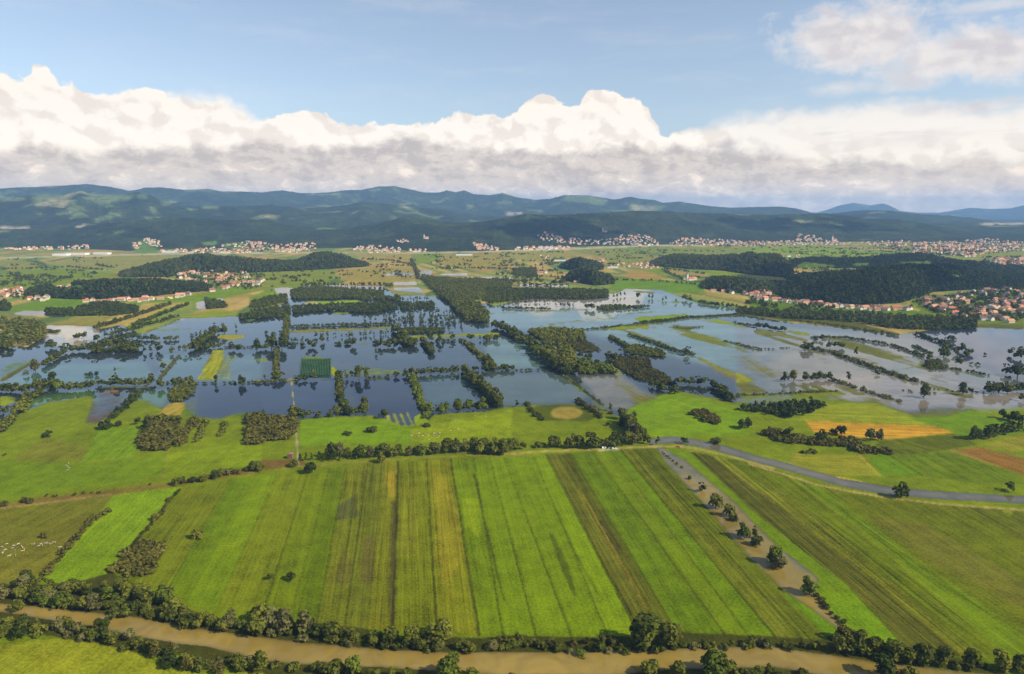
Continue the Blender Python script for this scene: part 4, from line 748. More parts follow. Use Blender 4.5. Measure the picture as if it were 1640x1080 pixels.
row('B2|870,370 920,420 980,470', 'short dense row in the middle flood', 7, 10, 14, 'round', jit=4); row('B2|1030,440 1092,520', 'short dense row in the middle flood', 6, 7, 10, 'round', jit=1.5); trees('B2|1075,430', MF, 15, 'round', 'olive')
row('B2|1110,440 1280,430', MF, 9, 4, 6, 'bush'); trees('B2|1135,445 1210,428 1318,432', MF, 13, 'round', 'olive', .9); trees('B2|1430,425 1410,430 1475,430', MF, 12, 'bush', 'olive'); trees('B2|1375,428', MF, 10, 'tall', 'olive', 1.5); trees('B2|755,512', 'open blue water, slim and lone', 11, 'tall', 'dark', 1.6); trees('B2|685,300 720,310 750,315', MF, 10, 'tall', 'dark', 1.5)
for k_ in range(3): row('B2|%d,%d 1250,%d' % (800 + 20 * k_, 300 + 12 * k_, 312 + 14 * k_), 'scattered row in the far flood', 11, 7, 12, 'tall', 'dark', 9, w_=1.5)
row('B2|870,245 1240,275', 'scattered row in the far flood', 12, 7, 11, 'tall', 'dark', 10, w_=1.5); row('B2|700,200 1100,190', 'scattered row in the far flood', 12, 7, 11, 'tall', 'dark', 8, w_=1.5); row('B2|330,108 500,105 760,105 860,115', 'far rim of the flood', 8, 8, 13, 'tall', 'dark', 5, w_=1.6)
# midground, right
CB = 'tree belt through the middle of the flood'
row('B3|50,350 130,380 240,450', CB, 7, 11, 15, 'round', jit=5); row('B3|250,470 330,540 430,600 540,630', CB, 8, 12, 16, 'round', jit=5); row('B3|370,560 450,620 530,635', CB, 8, 11, 15, 'round', 'olive', 4); trees('B3|485,500 560,530 605,550 655,575 348,495', CB, 11, 'round', 'olive'); row('B3|70,610 150,610', CB, 9, 8, 10, 'round', 'dark'); row('B3|0,560 30,615', CB, 8, 9, 13, 'round')
row('B3|180,610 330,608', DK, 12, 3, 4, 'bush', 'dark'); trees('B3|178,828', 'lone post of meadow shore by the pale pool', 10, 'tall', 'olive', 1.6)
trees('B3|560,695', 'dike end in the pale water', 10, 'tall', 'dark', 1.8); trees('B3|740,850', 'dike foot by the silty water', 10, 'tall', 'dark', 1.7); trees('B3|738,868', 'dike foot, low', 4, 'bush', 'olive', 1.5); trees('B3|805,900', 'ditch mouth at the meadow', 14, 'round', 'olive'); trees('B3|872,940', 'ditch below the meadow', 15, 'round', 'dark'); row('B3|800,925 860,960 930,1010', 'ditch below the meadow', 7, 9, 13, 'round', jit=2)
trees('B3|940,478', 'scrub tongue in the right flood', 10, 'tall', 'dark', 1.6); row('B3|720,535 790,548', 'scrub tongue in the right flood', 8, 8, 11, 'round'); row('B3|800,500 890,528', 'scrub tongue in the right flood', 8, 5, 8, 'round'); trees('B3|1190,518', 'end of the long right hedge', 12, 'round', 'olive', 1.2)
RM = 'right meadow shore'
row('B3|985,705 1110,755', RM, 8, 7, 10, 'round', 'dark', 2); trees('B3|1140,695 1180,695 1218,695 1262,698 1300,700', RM, 11, 'round', 'dark'); row('B3|1350,705 1410,750 1470,800', RM, 7, 8, 10, 'round', jit=2)
trees('B3|1512,955', 'right meadow, paired with a darker neighbour', 9, 'round', 'olive'); trees('B3|1550,952', 'right meadow, darker of the pair', 10, 'round', 'dark'); trees('B3|720,938', 'oval brown patch of meadow', 4, 'bush', 'dark')
FR = 'far right flood'
trees('B3|905,178', FR, 15, 'round', 'dark', .8); trees('B3|968,180 988,180', FR, 13, 'tall', 'dark', 1.7); trees('B3|1050,195 1068,190 1125,205', FR, 11, 'tall', 'dark', 1.6); trees('B3|1180,188 1210,198', FR, 15, 'round', 'dark', 1.1); trees('B3|600,245 622,248', FR, 15, 'round', 'olive'); row('B3|430,228 520,230', FR, 8, 8, 11, 'tall', 'dark', w_=1.5); trees('B3|755,178 775,172 797,168 820,165', FR, 13, 'tall', 'dark', 1.5)
row('B3|90,240 380,246', FR, 9, 5, 7, 'bush', 'dark'); row('B3|0,215 400,200', FR, 11, 6, 11, 'tall', 'dark', 8, w_=1.5); row('B3|1260,210 1480,235', FR, 9, 6, 10, 'round', 'dark', 5); row('B3|700,168 560,180', FR, 9, 8, 11, 'round', 'dark', 5)
RF = 'right flood among hedges'
trees('B4|275,540 325,535 385,535', RF, 13, 'round', 'olive', 1.1); trees('B4|640,538', RF, 12, 'tall', 'olive', 1.8); trees('B4|400,362 380,360 420,352', RF, 12, 'round', 'dark'); trees('B4|680,392', RF, 15, 'tall', 'dark', 1.4); trees('B4|575,352 530,345 600,350', RF, 12, 'round', 'olive'); trees('B4|450,302 480,302', RF, 11, 'round', 'dark'); trees('B4|802,500', RF, 9, 'round', 'dark')
trees('B4|1180,405', RF, 19, 'round', 'olive', 1.1); trees('B4|1205,400 1250,385 1310,395 1335,385 1290,370', RF, 13, 'round', 'dark'); trees('B4|1272,450', RF, 15, 'round', 'dark', 1.2); trees('B4|1098,415', RF, 11, 'round', 'dark'); trees('B4|1565,388', RF, 12, 'round', 'dark'); trees('B4|1622,408', RF, 18, 'round', 'dark', 1.1); trees('B4|1540,502', RF, 14, 'round', 'dark', .8); trees('B4|1602,515', RF, 18, 'round', 'dark', 1.1); trees('B4|1340,442 1378,446 1412,388', RF, 5, 'bush', 'dark', 1.6); trees('B4|1222,300', RF, 8, 'bush', 'dark', 1.8)
trees('B4|1068,632', 'silty near flood, dark and alone', 17, 'round', 'dark', .95); trees('B4|1287,618', 'silty near flood, standing clear', 15, 'round', 'olive', 1.0); trees('B4|1345,606 1330,603', RF, 7, 'round', 'dark')
row('B4|1440,608 1490,600 1560,615', RF, 7, 11, 15, 'round', 'olive', 2.5); row('B4|1560,600 1640,590', RF, 8, 9, 12, 'round', 'olive', 2); trees('B4|1618,648', RF, 9, 'round', 'dark'); row('B4|1100,582 1250,600 1440,606', RF, 11, 2, 3, 'bush', 'dark', 1); row('B4|950,592 1050,606 1150,612', RF, 9, 2, 3, 'bush', 'dark', 1)
row('B4|432,532 535,525', RF, 7, 8, 11, 'round', 'dark', 1.5); row('B4|110,232 275,255', RF, 8, 8, 11, 'round', 'dark', 2)
SF = 'orange stubble field edge'
trees('B4|300,850', SF, 11, 'round', 'dark'); trees('B4|480,880', SF, 11, 'round', 'dark', 1.2); trees('B4|550,838', SF, 7, 'bush', 'dark'); trees('B4|597,848', SF, 12, 'round', 'dark'); trees('B4|760,880 810,876', SF, 13, 'round', 'grey'); trees('B4|25,808', 'right meadow', 9, 'round', 'dark'); trees('B4|64,806', 'right meadow', 10, 'round', 'dark')
row('B4|1345,868 1440,860', 'conifer belt at the right', 7, 10, 13, 'round', 'dark', 1.5); row('B4|1440,858 1540,832 1640,820', 'conifer belt at the right', 6, 8, 11, 'spruce', 'dark', 1.5); row('B4|1520,752 1640,785', 'conifer belt at the right', 8, 8, 11, 'round', 'dark', 1.5); trees('B4|420,665', 'shore copse', 11, 'tall', 'dark', 1.6)
row('B1|590,265 820,195 1070,110', 'embankment left of the flood', 7, 7, 10, 'round', 'dark', 2); row('B1|840,245 1000,180 1180,112', 'embankment left of the flood', 7, 6, 9, 'round', 'dark', 2); row('B1|690,310 860,262 1100,190', 'embankment left of the flood', 7, 6, 9, 'round', 'olive', 4); row('B1|700,282 770,270', 'embankment left of the flood', 8, 6, 9, 'tall', 'dark', 3, w_=1.5)
# scattered far trees on the plain
for s_, n_ in (('A1|0,520 1640,500 1640,620 0,720', 70), ('A1|100,620 480,640 200,720 0,700', 50), ('A2|0,620 640,590 560,700 0,740', 45), ('A2|560,500 1030,520 1030,650 640,640', 40), ('A2|1100,500 1640,490 1640,600 1150,600', 50), ('A3|0,490 400,480 400,640 0,620', 80), ('A3|560,480 1040,470 1040,560 640,580', 60), ('A3|700,450 1640,450 1640,480 1000,500', 30), ('A3|0,620 440,640 420,700 0,690', 70), ('A4|0,420 1000,440 1200,500 300,490', 130), ('A4|1380,490 1640,490 1640,560 1400,550', 90), ('A4|980,740 1640,680 1640,880 1100,830', 90), ('A1|1060,600 1640,590 1640,720 1300,720', 50), ('A4|0,700 540,800 500,830 0,780', 45), ('A4|200,500 960,500 900,590 560,640 200,680 120,600', 260), ('A1|1065,640 1350,590 1580,615 1630,690 1420,720', 60), ('A4|980,750 1640,680 1640,880 1100,830', 120), ('A1|0,722 300,760 300,800 0,765', 24), ('A1|1010,480 1640,425 1640,490', 90), ('A2|0,430 410,430 410,480 0,470', 90), ('A3|240,385 900,380 1000,430 700,440 260,415', 160), ('A4|640,405 1440,385 1640,405 1640,450 1340,495 960,470', 320), ('A3|1060,435 1640,430 1640,450 1100,448', 80)):
    c_, q = s_.split('|'); pl = P(c_, q); a_ = np.array(pl)
    k_ = 0
    while k_ < n_:
        u = random.uniform(a_[:, 0].min(), a_[:, 0].max()); v = random.uniform(a_[:, 1].min(), a_[:, 1].max())
        if inside(pl, np.array([u]), np.array([v]))[0]:
            g = G(u, v); mth = random.choice([1, 1, 3, 5])
            for i in range(mth): TREES.append(dict(x=float(g[0]) + random.gauss(0, 14) * (mth > 1), y=float(g[1]) + random.gauss(0, 6) * (mth > 1), h=random.uniform(7, 13), kind=random.choice(['round', 'round', 'bush', 'tall']), mat='dark', w=1.1, row='far plain'))
            k_ += 1
for s_ in ('A1|0,592 250,590 430,578 650,600', 'A1|600,565 700,585', 'A1|420,600 530,605', 'A1|0,640 120,640', 'A2|700,530 900,540 1030,570', 'A2|1010,530 1030,580 1060,660', 'A2|820,565 1000,575', 'A2|1170,585 1640,590', 'A3|40,500 180,498', 'A3|250,560 380,552', 'A3|1020,600 1150,660', 'A3|1030,590 1300,625', 'A3|1150,640 1290,650', 'A3|720,660 1000,670 1240,690', 'A2|710,612 830,610', 'A2|560,630 640,630', 'A4|480,470 900,480', 'A4|560,440 960,448', 'A1|60,620 300,690 420,640'):
    row(s_.split('|')[0] + '|' + s_.split('|')[1], 'far plain', 9, 7, 11, 'round', 'dark', 6)

# size in the picture decides which are individual things
for T_ in TREES:
    d_ = math.sqrt(T_['x'] ** 2 + T_['y'] ** 2 + H * H); u, v = project((T_['x'], T_['y'], T_['h'] * .5)); T_['px'] = T_['h'] / d_; T_['u'] = float(u); T_['v'] = float(v)
    T_['bush'] = T_['kind'] == 'bush'
inview = [T_ for T_ in TREES if -4 < T_['u'] < 1644 and 338 < T_['v'] < 1082]
one = []
for b_ in (True, False):
    L_ = sorted((T_ for T_ in inview if T_['bush'] == b_), key=lambda q: -q['px'])[:290]; one += L_
for T_ in one: T_['one'] = True
MN = {'olive': 'olive-green', 'dark': 'dark green', 'green': 'fresh green', 'grey': 'grey-green', 'brown': 'brownish'}
KN = {'round': 'broad-crowned', 'tall': 'slim upright', 'bush': 'rounded', 'spruce': 'pointed conifer'}
from collections import defaultdict
byrow = defaultdict(list)
for T_ in one: byrow[(T_['row'], T_['bush'], T_['mat'], T_['kind'])].append(T_)
for (rw, bu, mat, kd), L_ in byrow.items():
    L_.sort(key=lambda q: q['u'])
    for i, T_ in enumerate(L_):
        base = 'bush' if bu else 'tree'
        look = f"{MN[mat]} {KN[kd]} {base}" if kd != 'spruce' else f"{MN[mat]} pointed conifer"
        T_['label'] = f"{look} by the {rw}" if len(L_) == 1 else f"{look}, {ordw(i + 1)} of its kind from the left, {rw}"
        if len(T_['label'].replace('-', ' ').split()) > 16: T_['label'] = f"{look}, {ordw(i + 1)} from the left, {rw}"
        o = empty(base, (T_['x'], T_['y'], 0), label=T_['label'], category=base, group=f"{'bushes' if bu else 'trees'} at the {rw}")
        vi = random.randrange(4); w_ = T_['h'] * T_['w']; o.scale = (w_, w_, T_['h']); o.rotation_euler = (0, 0, random.uniform(0, 6.28))
        cr_ = link('crown', crown_mesh(kd, vi, mat), o); tr_ = link('trunk', trunk_mesh(kd, vi), o)
rest = [T_ for T_ in TREES if 'one' not in T_ and -250 < T_['u'] < 1890]
Vs, Fs, o_ = [], [], 0
for kd in ('round', 'tall', 'bush', 'spruce'):
    L_ = [T_ for T_ in rest if T_['kind'] == kd]
    if not L_: continue
    V, F_ = cloud_of([(T_['x'], T_['y'], hill_z(T_['x'], T_['y'])) for T_ in L_], [T_['h'] for T_ in L_], kd, 3, 1.1); Vs.append(V); Fs.append(F_ + o_); o_ += len(V)
link('distant_foliage', mesh_np('distant_foliage', np.concatenate(Vs), np.concatenate(Fs), M_leaf['olive']), kind='stuff', label='countless small dark trees scattered over the far plain')

# ------------------------------------------------------------------ hedges and thickets
def fill(poly, step):
    a = np.array([G(*p) for p in poly]); lo, hi = a.min(0), a.max(0); out = []; pl = [tuple(q) for q in a]
    n = int((hi[0] - lo[0]) * (hi[1] - lo[1]) / step ** 2); x = rng.uniform(lo[0], hi[0], n); y = rng.uniform(lo[1], hi[1], n); m_ = inside(pl, x, y)
    return list(zip(x[m_], y[m_]))
def thicket(name, cat, label, s_, step, h0, h1, mat='olive', kind='bush', wide=1.1, line=False, jit=1.0, stuff=False):
    pts = []
    for part_ in s_.split(';'):
        c_, q = part_.split('|'); px = P(c_, q)
        pts += [(p[0] + random.gauss(0, jit), p[1] + random.gauss(0, jit)) for p in resample(px, step)] if line else fill(px, step)
    if not pts: return
    hs = [random.uniform(h0 * .6, h1 * 1.05) for _ in pts]
    V, F_ = cloud_of([(x, y, 0) for x, y in pts], hs, kind, len(label), wide)
    o = link(name, mesh_np(name, V, F_, M_leaf[mat] if mat in M_leaf else M_wood), None, label=label)
    if stuff: o['kind'] = 'stuff'
    else: o['category'] = cat
hd = lambda label, s_, h0, h1, mat='olive', step=3.0, jit=1.2, wide=1.2: thicket('hedge', 'hedge', label, s_, step, h0, h1, mat, 'bush', wide * .8, True, jit * .8)
th = lambda label, s_, h0, h1, mat='brown', step=4.0, kind='bush', wide=1.2: thicket('thicket', 'thicket', label, s_, step, h0, h1, mat, kind, wide)
hd('low dark hedge between the cattle pasture and the bright green strip', 'C1|175,680 210,640 300,525 380,440 460,378', 3.5, 6, 'brown', 2.5)
hd('overgrown ditch hedge on the far side of the bright green strip', 'C1|560,545 620,470 690,400 735,325 775,285', 2, 3.5, 'brown', 2.2, .6)
th('brown scrub patch between two green strips above the river trees', 'C1|480,640 540,560 570,525 620,508 710,530 700,565 640,650 560,655', 3.5, 6, 'brown', 3.2)
th('brownish thicket standing alone in the green meadow below the dark flood', 'B1|1555,985 1560,830 1640,800 1640,985;B2|0,880 250,905 262,1020 0,1045', 6, 10, 'brown', 4.2, 'bush')
th('large brown scrub thicket reaching down the meadow from the yellow patch', 'B1|855,1015 905,900 915,830 1000,820 1110,850 1085,965 1040,1020', 5, 9, 'brown', 4.2)
hd('thick grey-brown hedge standing by itself beside the large scrub thicket', 'B1|1130,985 1170,900 1225,830', 6, 9, 'brown', 2.2, 3.2); hd('slimmer leafy hedge, second beyond the large scrub thicket', 'B1|1235,965 1260,910 1300,840', 5, 8, 'olive', 2.5, 1.6); hd('shortest hedge of the three beyond the large scrub thicket', 'B1|1385,930 1412,850', 4, 7, 'olive', 2.5, 1.3)
hd('tiny dark hedge lying in the left meadow', 'B1|265,945 315,908', 3, 5, 'dark', 2.5, 1)
hd('dense hedge slanting down between drowned meadow and silty plot', 'B1|700,825 780,750 870,660', 6, 9, 'dark', 2.8, 2.2); hd('bushy hedge climbing from the left edge to the flood', 'B1|0,905 60,830 120,785 165,720 200,690', 7, 11, 'olive', 2.8, 3); hd('narrow hedge on the ditch across the left flood', 'B1|990,590 1050,510 1120,430', 3, 4.5, 'brown', 2.4, 1)
th('leafy thicket above the yellow patch at the dike', 'B1|1050,710 1095,640 1220,600 1215,655 1110,720', 5, 8, 'olive', 4); th('drowned copse at the left edge of the flood', 'B1|0,215 130,212 285,262 280,315 180,372 110,372 100,300 0,292', 9, 16, 'olive', 12, 'round'); th('drowned copse below the first at the left edge', 'B1|0,302 108,322 100,372 40,395 0,390', 10, 16, 'olive', 10, 'round'); th('low shrubs on the spit beside the pale water', 'B1|270,268 372,272 365,288 280,290', 3, 5, 'olive', 4)
thicket('treeline', 'treeline', 'dark belt of trees below the row of red roofs', 'A1|0,0', 1, 1, 1) if 0 else None
th('long dark belt of trees below the red roofed row', 'B1|270,150 440,140 600,105 700,100 865,130 865,165 700,182 440,182 300,172', 7, 11, 'dark', 6, 'round'); th('small dark copse at the left edge below the village', 'B1|0,100 30,90 70,130 60,150 0,150', 8, 12, 'dark', 6, 'round'); th('dark copse between embankment and pale pool', 'B1|1280,80 1400,100 1420,130 1300,140', 8, 12, 'dark', 6, 'round')
th('dark hedge block on the far shore right of the embankment', 'B1|1500,180 1640,165 1640,205 1500,205;B2|0,265 130,240 240,230 235,292 150,300 0,302', 7, 11, 'dark', 6.5, 'round'); th('dark wood strip above that hedge block', 'B2|0,205 120,172 222,160 222,205 100,232 0,238', 7, 10, 'dark', 7, 'round')
hd('narrow tree strip running down to the ditch crossing', 'B2|222,295 215,380 208,455', 8, 12, 'olive', 4, 3, .9); hd('straight hedge from the ditch crossing down to the dike', 'B2|162,480 158,560 150,650', 5, 8, 'olive', 2.6, 1.3); hd('even plantation row above the tan dike in the flood', 'B2|240,360 540,352 835,342', 6, 8, 'dark', 3.2, 1.2, .9); hd('second plantation row close behind the first', 'B2|240,350 540,340 835,334', 6, 8, 'dark', 3.2, 1.2, .9)
hd('straight dense hedge down the right side of the darkest pool', 'B2|968,650 985,700 1020,790 1045,860 1060,895', 7, 9.5, 'green', 2.5, 1.6); hd('broad hedge slanting from the green dike to the long row', 'B2|1280,440 1350,500 1420,560 1465,595', 6, 9, 'olive', 2.8, 2.2); th('low wooded islet right of the tan dike', 'B2|915,370 985,355 1150,362 1150,382 1000,388 925,388', 5, 8, 'dark', 5)
hd('shoreline bushes under the dark pools by the farm road', 'B2|365,895 500,885 545,870', 3, 5, 'dark', 4, 1)
W = lambda label, s_, h0=7, h1=11, step=6.5, mat='dark': thicket('woodland', 'wood', label, s_, step, h0, h1, mat, 'round', 1.15)
W('first dark plantation wood in the far flood', 'B2|245,135 400,110 560,128 800,140 792,185 700,190 600,182 420,190 250,185'); W('lower plantation wood in the far flood', 'B2|250,235 500,218 720,215 870,212 870,245 720,272 500,255 260,272'); W('plantation wood right of the lower one', 'B2|870,212 1110,210 1110,232 1000,252 870,240', 7, 11, 8); W('small square wood in the far flood', 'B2|775,175 890,172 895,200 780,198')
W('broad wood filling the far shore right of the causeway', 'B2|1020,40 1130,58 1564,72 1564,195 1400,198 1300,182 1230,162 1150,132 1060,92', 6, 10, 6.5, 'olive'); W('wood left of the farmhouses on the far shore', 'A3|80,590 230,585 240,640 90,640', 7, 11, 7); W('dark wood belt above the bright reflection', 'B3|0,120 160,132 350,128 520,130 720,135 720,178 560,190 300,182 0,212', 7, 12, 6.5)
W('thick tree belt running down from the causeway to the green dike', 'B2|1020,60 1062,70 1200,165 1330,200 1420,270 1420,332 1290,322 1200,222 1080,122', 10, 15, 6.5, 'olive')
th('dense copse in the middle tree belt', 'B3|235,382 360,368 565,378 592,425 500,442 330,432', 7, 11, 'olive', 5, 'round'); th('olive scrub tongue right of the middle tree belt', 'B3|465,440 600,438 682,492 560,502 490,472', 3, 5, 'brown', 3.8); th('tallest crowns at the heart of the middle tree belt', 'B3|355,492 500,505 545,562 460,622 360,585', 11, 15, 'olive', 6, 'round'); th('fresh green copse at the foot of the middle tree belt', 'B3|540,550 700,575 780,632 560,632', 6, 10, 'green', 5, 'round'); th('loose copse linking both halves of the middle tree belt', 'B3|330,432 500,442 540,505 350,490', 6, 10, 'olive', 8, 'round')
th('wide brown scrub island in the flood', 'B3|715,532 860,535 968,545 980,600 1065,640 1125,700 980,685 880,655 800,605 740,562', 3.5, 6, 'brown', 3.8); hd('long straight hedge, upper of two in the right flood', 'B3|850,400 1000,450 1120,495 1245,518', 6, 8.5, 'olive', 2.8, 2.2); hd('short lumpy hedge left of the long straight one', 'B3|735,415 780,435 830,462', 7, 10, 'olive', 3, 2); th('scrub tongue below the short lumpy hedge', 'B3|818,462 900,460 1062,508 1050,530 940,525 830,490', 5, 8, 'olive', 4.2)
hd('dark hedge behind the row on the right meadow shore', 'B3|1110,708 1230,714 1345,722', 4, 6, 'olive', 3, 1.6); hd('long low hedge on the green causeway across the flood', 'B3|545,372 720,355 880,335 1060,318 1200,296 1400,285 1564,272', 4, 7, 'olive', 3.6, 2.4); hd('shrubby bank on the upper side of the causeway', 'B3|880,330 960,320 1060,310 1220,290', 5, 7, 'dark', 4, 2); th('long tree island in front of the white reflection', 'B3|650,232 780,225 965,232 900,242 780,248 700,258 660,248', 6, 9, 'dark', 5, 'round')
hd('low scrub bar beyond the causeway', 'B3|1120,352 1200,362 1282,350', 3, 5, 'brown', 4, 2); hd('dark hedge bar at the right of the far water', 'B3|1480,328 1564,340;B4|0,212 110,225', 5, 7, 'dark', 4, 2); hd('short brown hedge bar in the open right flood', 'B3|1420,436 1500,455 1564,472;B4|30,335 145,360', 4, 6, 'olive', 3.2, 2); hd('stub of hedge beside the brown bar', 'B4|172,355 205,355', 4, 5, 'dark', 3.2, 1.5); hd('tiny hedge stub farther along the brown bar', 'B4|250,350 300,350', 4, 5, 'dark', 3.2, 1.5)
hd('dark hedge beside the brown oval patch', 'B3|232,812 270,860 340,912', 5, 8, 'dark', 2.6, 1.8); hd('broad hedge on the right of the brown oval patch', 'B3|535,795 610,840 690,900', 5, 8, 'brown', 2.4, 2.6); hd('low row of shrubs on the slanting dike', 'B3|460,645 540,700 640,775 690,815', 2, 4, 'olive', 3, .9); th('oval brown thicket on the right meadow', 'B3|1200,872 1285,848 1385,895 1395,938 1290,915', 4.5, 7, 'brown', 3.6); hd('dark hedge at the right end of the meadow shore', 'B3|1500,845 1564,852', 5, 7, 'dark', 3, 1.5)
hd('thick straight hedge running across the whole right flood', 'B4|400,345 560,380 720,440 860,490 960,525 1055,548', 6, 9, 'olive', 2.6, 2.6); hd('long hedge behind the thick straight one', 'B4|430,292 620,292 740,310 850,328 960,360 1070,398', 5, 8, 'olive', 3, 3.2); hd('short hedge near the tree group in the right flood', 'B4|1005,338 1060,360 1112,385', 4, 7, 'dark', 3, 2.4); th('scrub blob at the foot of the tree group', 'B4|1065,455 1080,425 1150,420 1185,470 1110,475', 4, 7, 'olive', 3.8)
hd('low hedge trailing right from the scrub blob', 'B4|1185,462 1300,480 1445,508', 4, 6, 'olive', 3, 2.4); hd('dark hedge slanting from the wooded shore', 'B4|1035,272 1120,300 1240,345', 6, 9, 'dark', 3.4, 3); hd('broad reedy hedge under the wooded shore', 'B4|300,190 500,210 700,240 925,282', 4, 7, 'olive', 3.4, 5); hd('straight dense dike hedge ending in the silty water', 'B4|535,530 640,565 760,605 880,640 940,660', 4.5, 7, 'olive', 2.4, 1.8); hd('even hedge along the near edge of the right flood', 'B4|0,622 200,614 400,603 575,598', 3.5, 5.5, 'olive', 2.6, 1.4)
th('dark copse on the near shore of the right flood', 'B4|10,702 80,685 210,685 300,668 400,665 480,655 497,690 420,722 310,752 200,732 100,716', 7, 10, 'dark', 4.8, 'round'); th('long brown thicket left of the orange stubble', 'B4|138,832 220,818 300,850 400,862 560,880 640,870 720,905 880,945 860,955 700,952 660,915 560,908 300,897 180,862', 4.5, 8, 'brown', 4); th('low scrub patch below the long brown thicket', 'B4|360,942 440,932 470,952 380,955', 3, 4, 'brown', 3.5)
W('wooded shore below the village row', 'B4|0,120 260,150 300,130 420,150 620,150 800,160 1000,175 1340,185 1360,240 1100,248 900,240 700,205 500,190 300,182 0,150', 8, 13, 6.8); W('dark trees at the corner of the right village', 'B4|1230,200 1380,170 1360,235 1240,240', 9, 13, 7)
hd('dark hedge along the road down to the canal head', 'C3|530,0 560,20 600,60', 7, 10, 'dark', 3, 2)

# ------------------------------------------------------------------ wooded knolls of the plain
def knoll(name, crest, front, depth, trees_h, step, frac=.45):
    """a mound between its near foot and a far foot, under a canopy of trees"""
    cr_, fr_ = np.array(crest, float), np.array(front, float); n = 150
    u0, u1 = max(cr_[0, 0], fr_[0, 0]), min(cr_[-1, 0], fr_[-1, 0]); us = np.linspace(u0, u1, n)
    fv = np.interp(us, fr_[:, 0], fr_[:, 1]); cv = np.interp(us, cr_[:, 0], cr_[:, 1]); fg = G(us, fv); r0 = np.hypot(fg[:, 0], fg[:, 1]); a = np.arctan2(fg[:, 0], fg[:, 1])
    endt = np.minimum(1, np.minimum(np.arange(n), np.arange(n)[::-1]) / 15) ** .5
    dep = depth * (.25 + .75 * endt); el = azel(us, cv)[1]; rc = r0 + dep * frac; zc = np.maximum(H + el * rc - trees_h * .8, 0) * endt
    m_ = 34; ts = np.linspace(0, 1, m_); RG = r0[None] + dep[None] * ts[:, None]
    prof_ = np.where(ts < frac, np.sin(ts / frac * math.pi / 2), np.cos((ts - frac) / (1 - frac) * math.pi / 2))[:, None]
    X, Y = RG * np.sin(a), RG * np.cos(a); Zk = zc[None] * prof_ * (.62 + .76 * fbm(X / 170, Y / 170, 3)) - .5
    idx = np.arange(n * m_).reshape(m_, n); F_ = np.stack([idx[:-1, :-1], idx[:-1, 1:], idx[1:, 1:], idx[1:, :-1]], -1).reshape(-1, 4)
    me = mesh_np('hill', np.stack([X, Y, Zk], -1).reshape(-1, 3), F_, M_hill, True); kc = np.tile(lin((46, 56, 24)) * K, (n * m_, 1)); ku, kv = project(np.stack([X, Y, Zk], -1).reshape(-1, 3))
    for c in KCLEAR: kc[inside(c, ku, kv)] = lin((112, 140, 44)) * K
    addcol(me, 'col', kc); link('hill', me, kind='structure')
    # canopy
    out = []; hs = []; area = float((np.hypot(*(np.diff(fg, axis=0).T))).sum() * depth); cnt = int(area / step ** 2)
    for _ in range(cnt):
        i = random.random() * (n - 1.001); t_ = random.random(); j = int(i); f_ = i - j; k_ = t_ * (m_ - 1.001); kk = int(k_)
        x = X[kk, j] * (1 - f_) + X[kk, j + 1] * f_; x2 = X[kk + 1, j] * (1 - f_) + X[kk + 1, j + 1] * f_; y = Y[kk, j] * (1 - f_) + Y[kk, j + 1] * f_; y2 = Y[kk + 1, j] * (1 - f_) + Y[kk + 1, j + 1] * f_; z = Zk[kk, j] * (1 - f_) + Zk[kk, j + 1] * f_; z2 = Zk[kk + 1, j] * (1 - f_) + Zk[kk + 1, j + 1] * f_
        g_ = k_ - kk; px_, py_ = x + (x2 - x) * g_, y + (y2 - y) * g_
        if any(inside(c, *[np.array([q]) for q in project((px_, py_, z + (z2 - z) * g_))])[0] for c in KCLEAR): continue
        out.append((px_, py_, z + (z2 - z) * g_ - 1)); hs.append(trees_h * random.uniform(.6, 1.4))
    V, F_ = cloud_of(out, hs, 'round', cnt, .95, n=46)
    link('woodland', mesh_np('woodland', V, F_, M_wood), kind='stuff', label=name)
KCLEAR = [P('A4', '280,545 330,520 510,540 500,570 290,580'), P('A4', '620,530 720,525 720,540 640,548'), P('A4', '900,520 1090,515 1090,550 920,545'), P('A4', '970,745 1100,720 1130,760 990,780'), P('A4', '20,640 280,635 280,648 20,652'), P('A1', '335,695 520,690 510,720 340,720'), P('A4', '1200,600 1300,600 1300,615 1200,615')]
knoll('long dark wood on the rise behind the left village', [(192,440),(205,434),(230,426),(269,418),(290,416),(307,411),(333,408),(371,411),(420,416),(451,417),(477,416),(502,405),(523,403),(554,408),(579,416),(590,424)], [(192,444),(271,444),(307,436),(400,437),(477,434),(528,431),(579,428),(590,427)], 420, 13, 9)
knoll('near dark wood above the red roofed row', [(41,470),(51,462),(102,454),(128,446),(179,443),(256,446),(307,453),(328,457),(338,464)], [(41,476),(123,480),(179,479),(230,477),(269,472),(338,466)], 300, 13, 8)
knoll('upper half of the round wooded knoll', [(897,427),(910,416),(928,411),(953,416),(966,426)], [(897,430),(930,436),(966,432)], 230, 14, 8); knoll('lower half of the round wooded knoll', [(906,440),(913,431),(943,428),(977,439),(984,452)], [(906,450),(954,458),(984,455)], 190, 14, 8)
knoll('long wooded ridge behind the small hamlet', [(1041,423),(1056,412),(1082,408),(1133,409),(1171,408),(1200,403),(1240,406),(1270,412)], [(1041,426),(1097,431),(1158,434),(1200,440),(1270,446)], 520, 13, 10)
knoll('small wooded knoll above the church', [(1122,458),(1133,446),(1158,441),(1189,444),(1220,450),(1245,458)], [(1122,462),(1171,470),(1220,470),(1245,468)], 260, 14, 8)
knoll('wooded ridge beyond the big dark hill', [(1255,412),(1280,411),(1334,412),(1388,411),(1428,406),(1468,407),(1522,416),(1576,421),(1602,428),(1640,434),(1800,438)], [(1255,428),(1334,430),(1400,430),(1500,432),(1602,442),(1800,450)], 520, 13, 10.5)
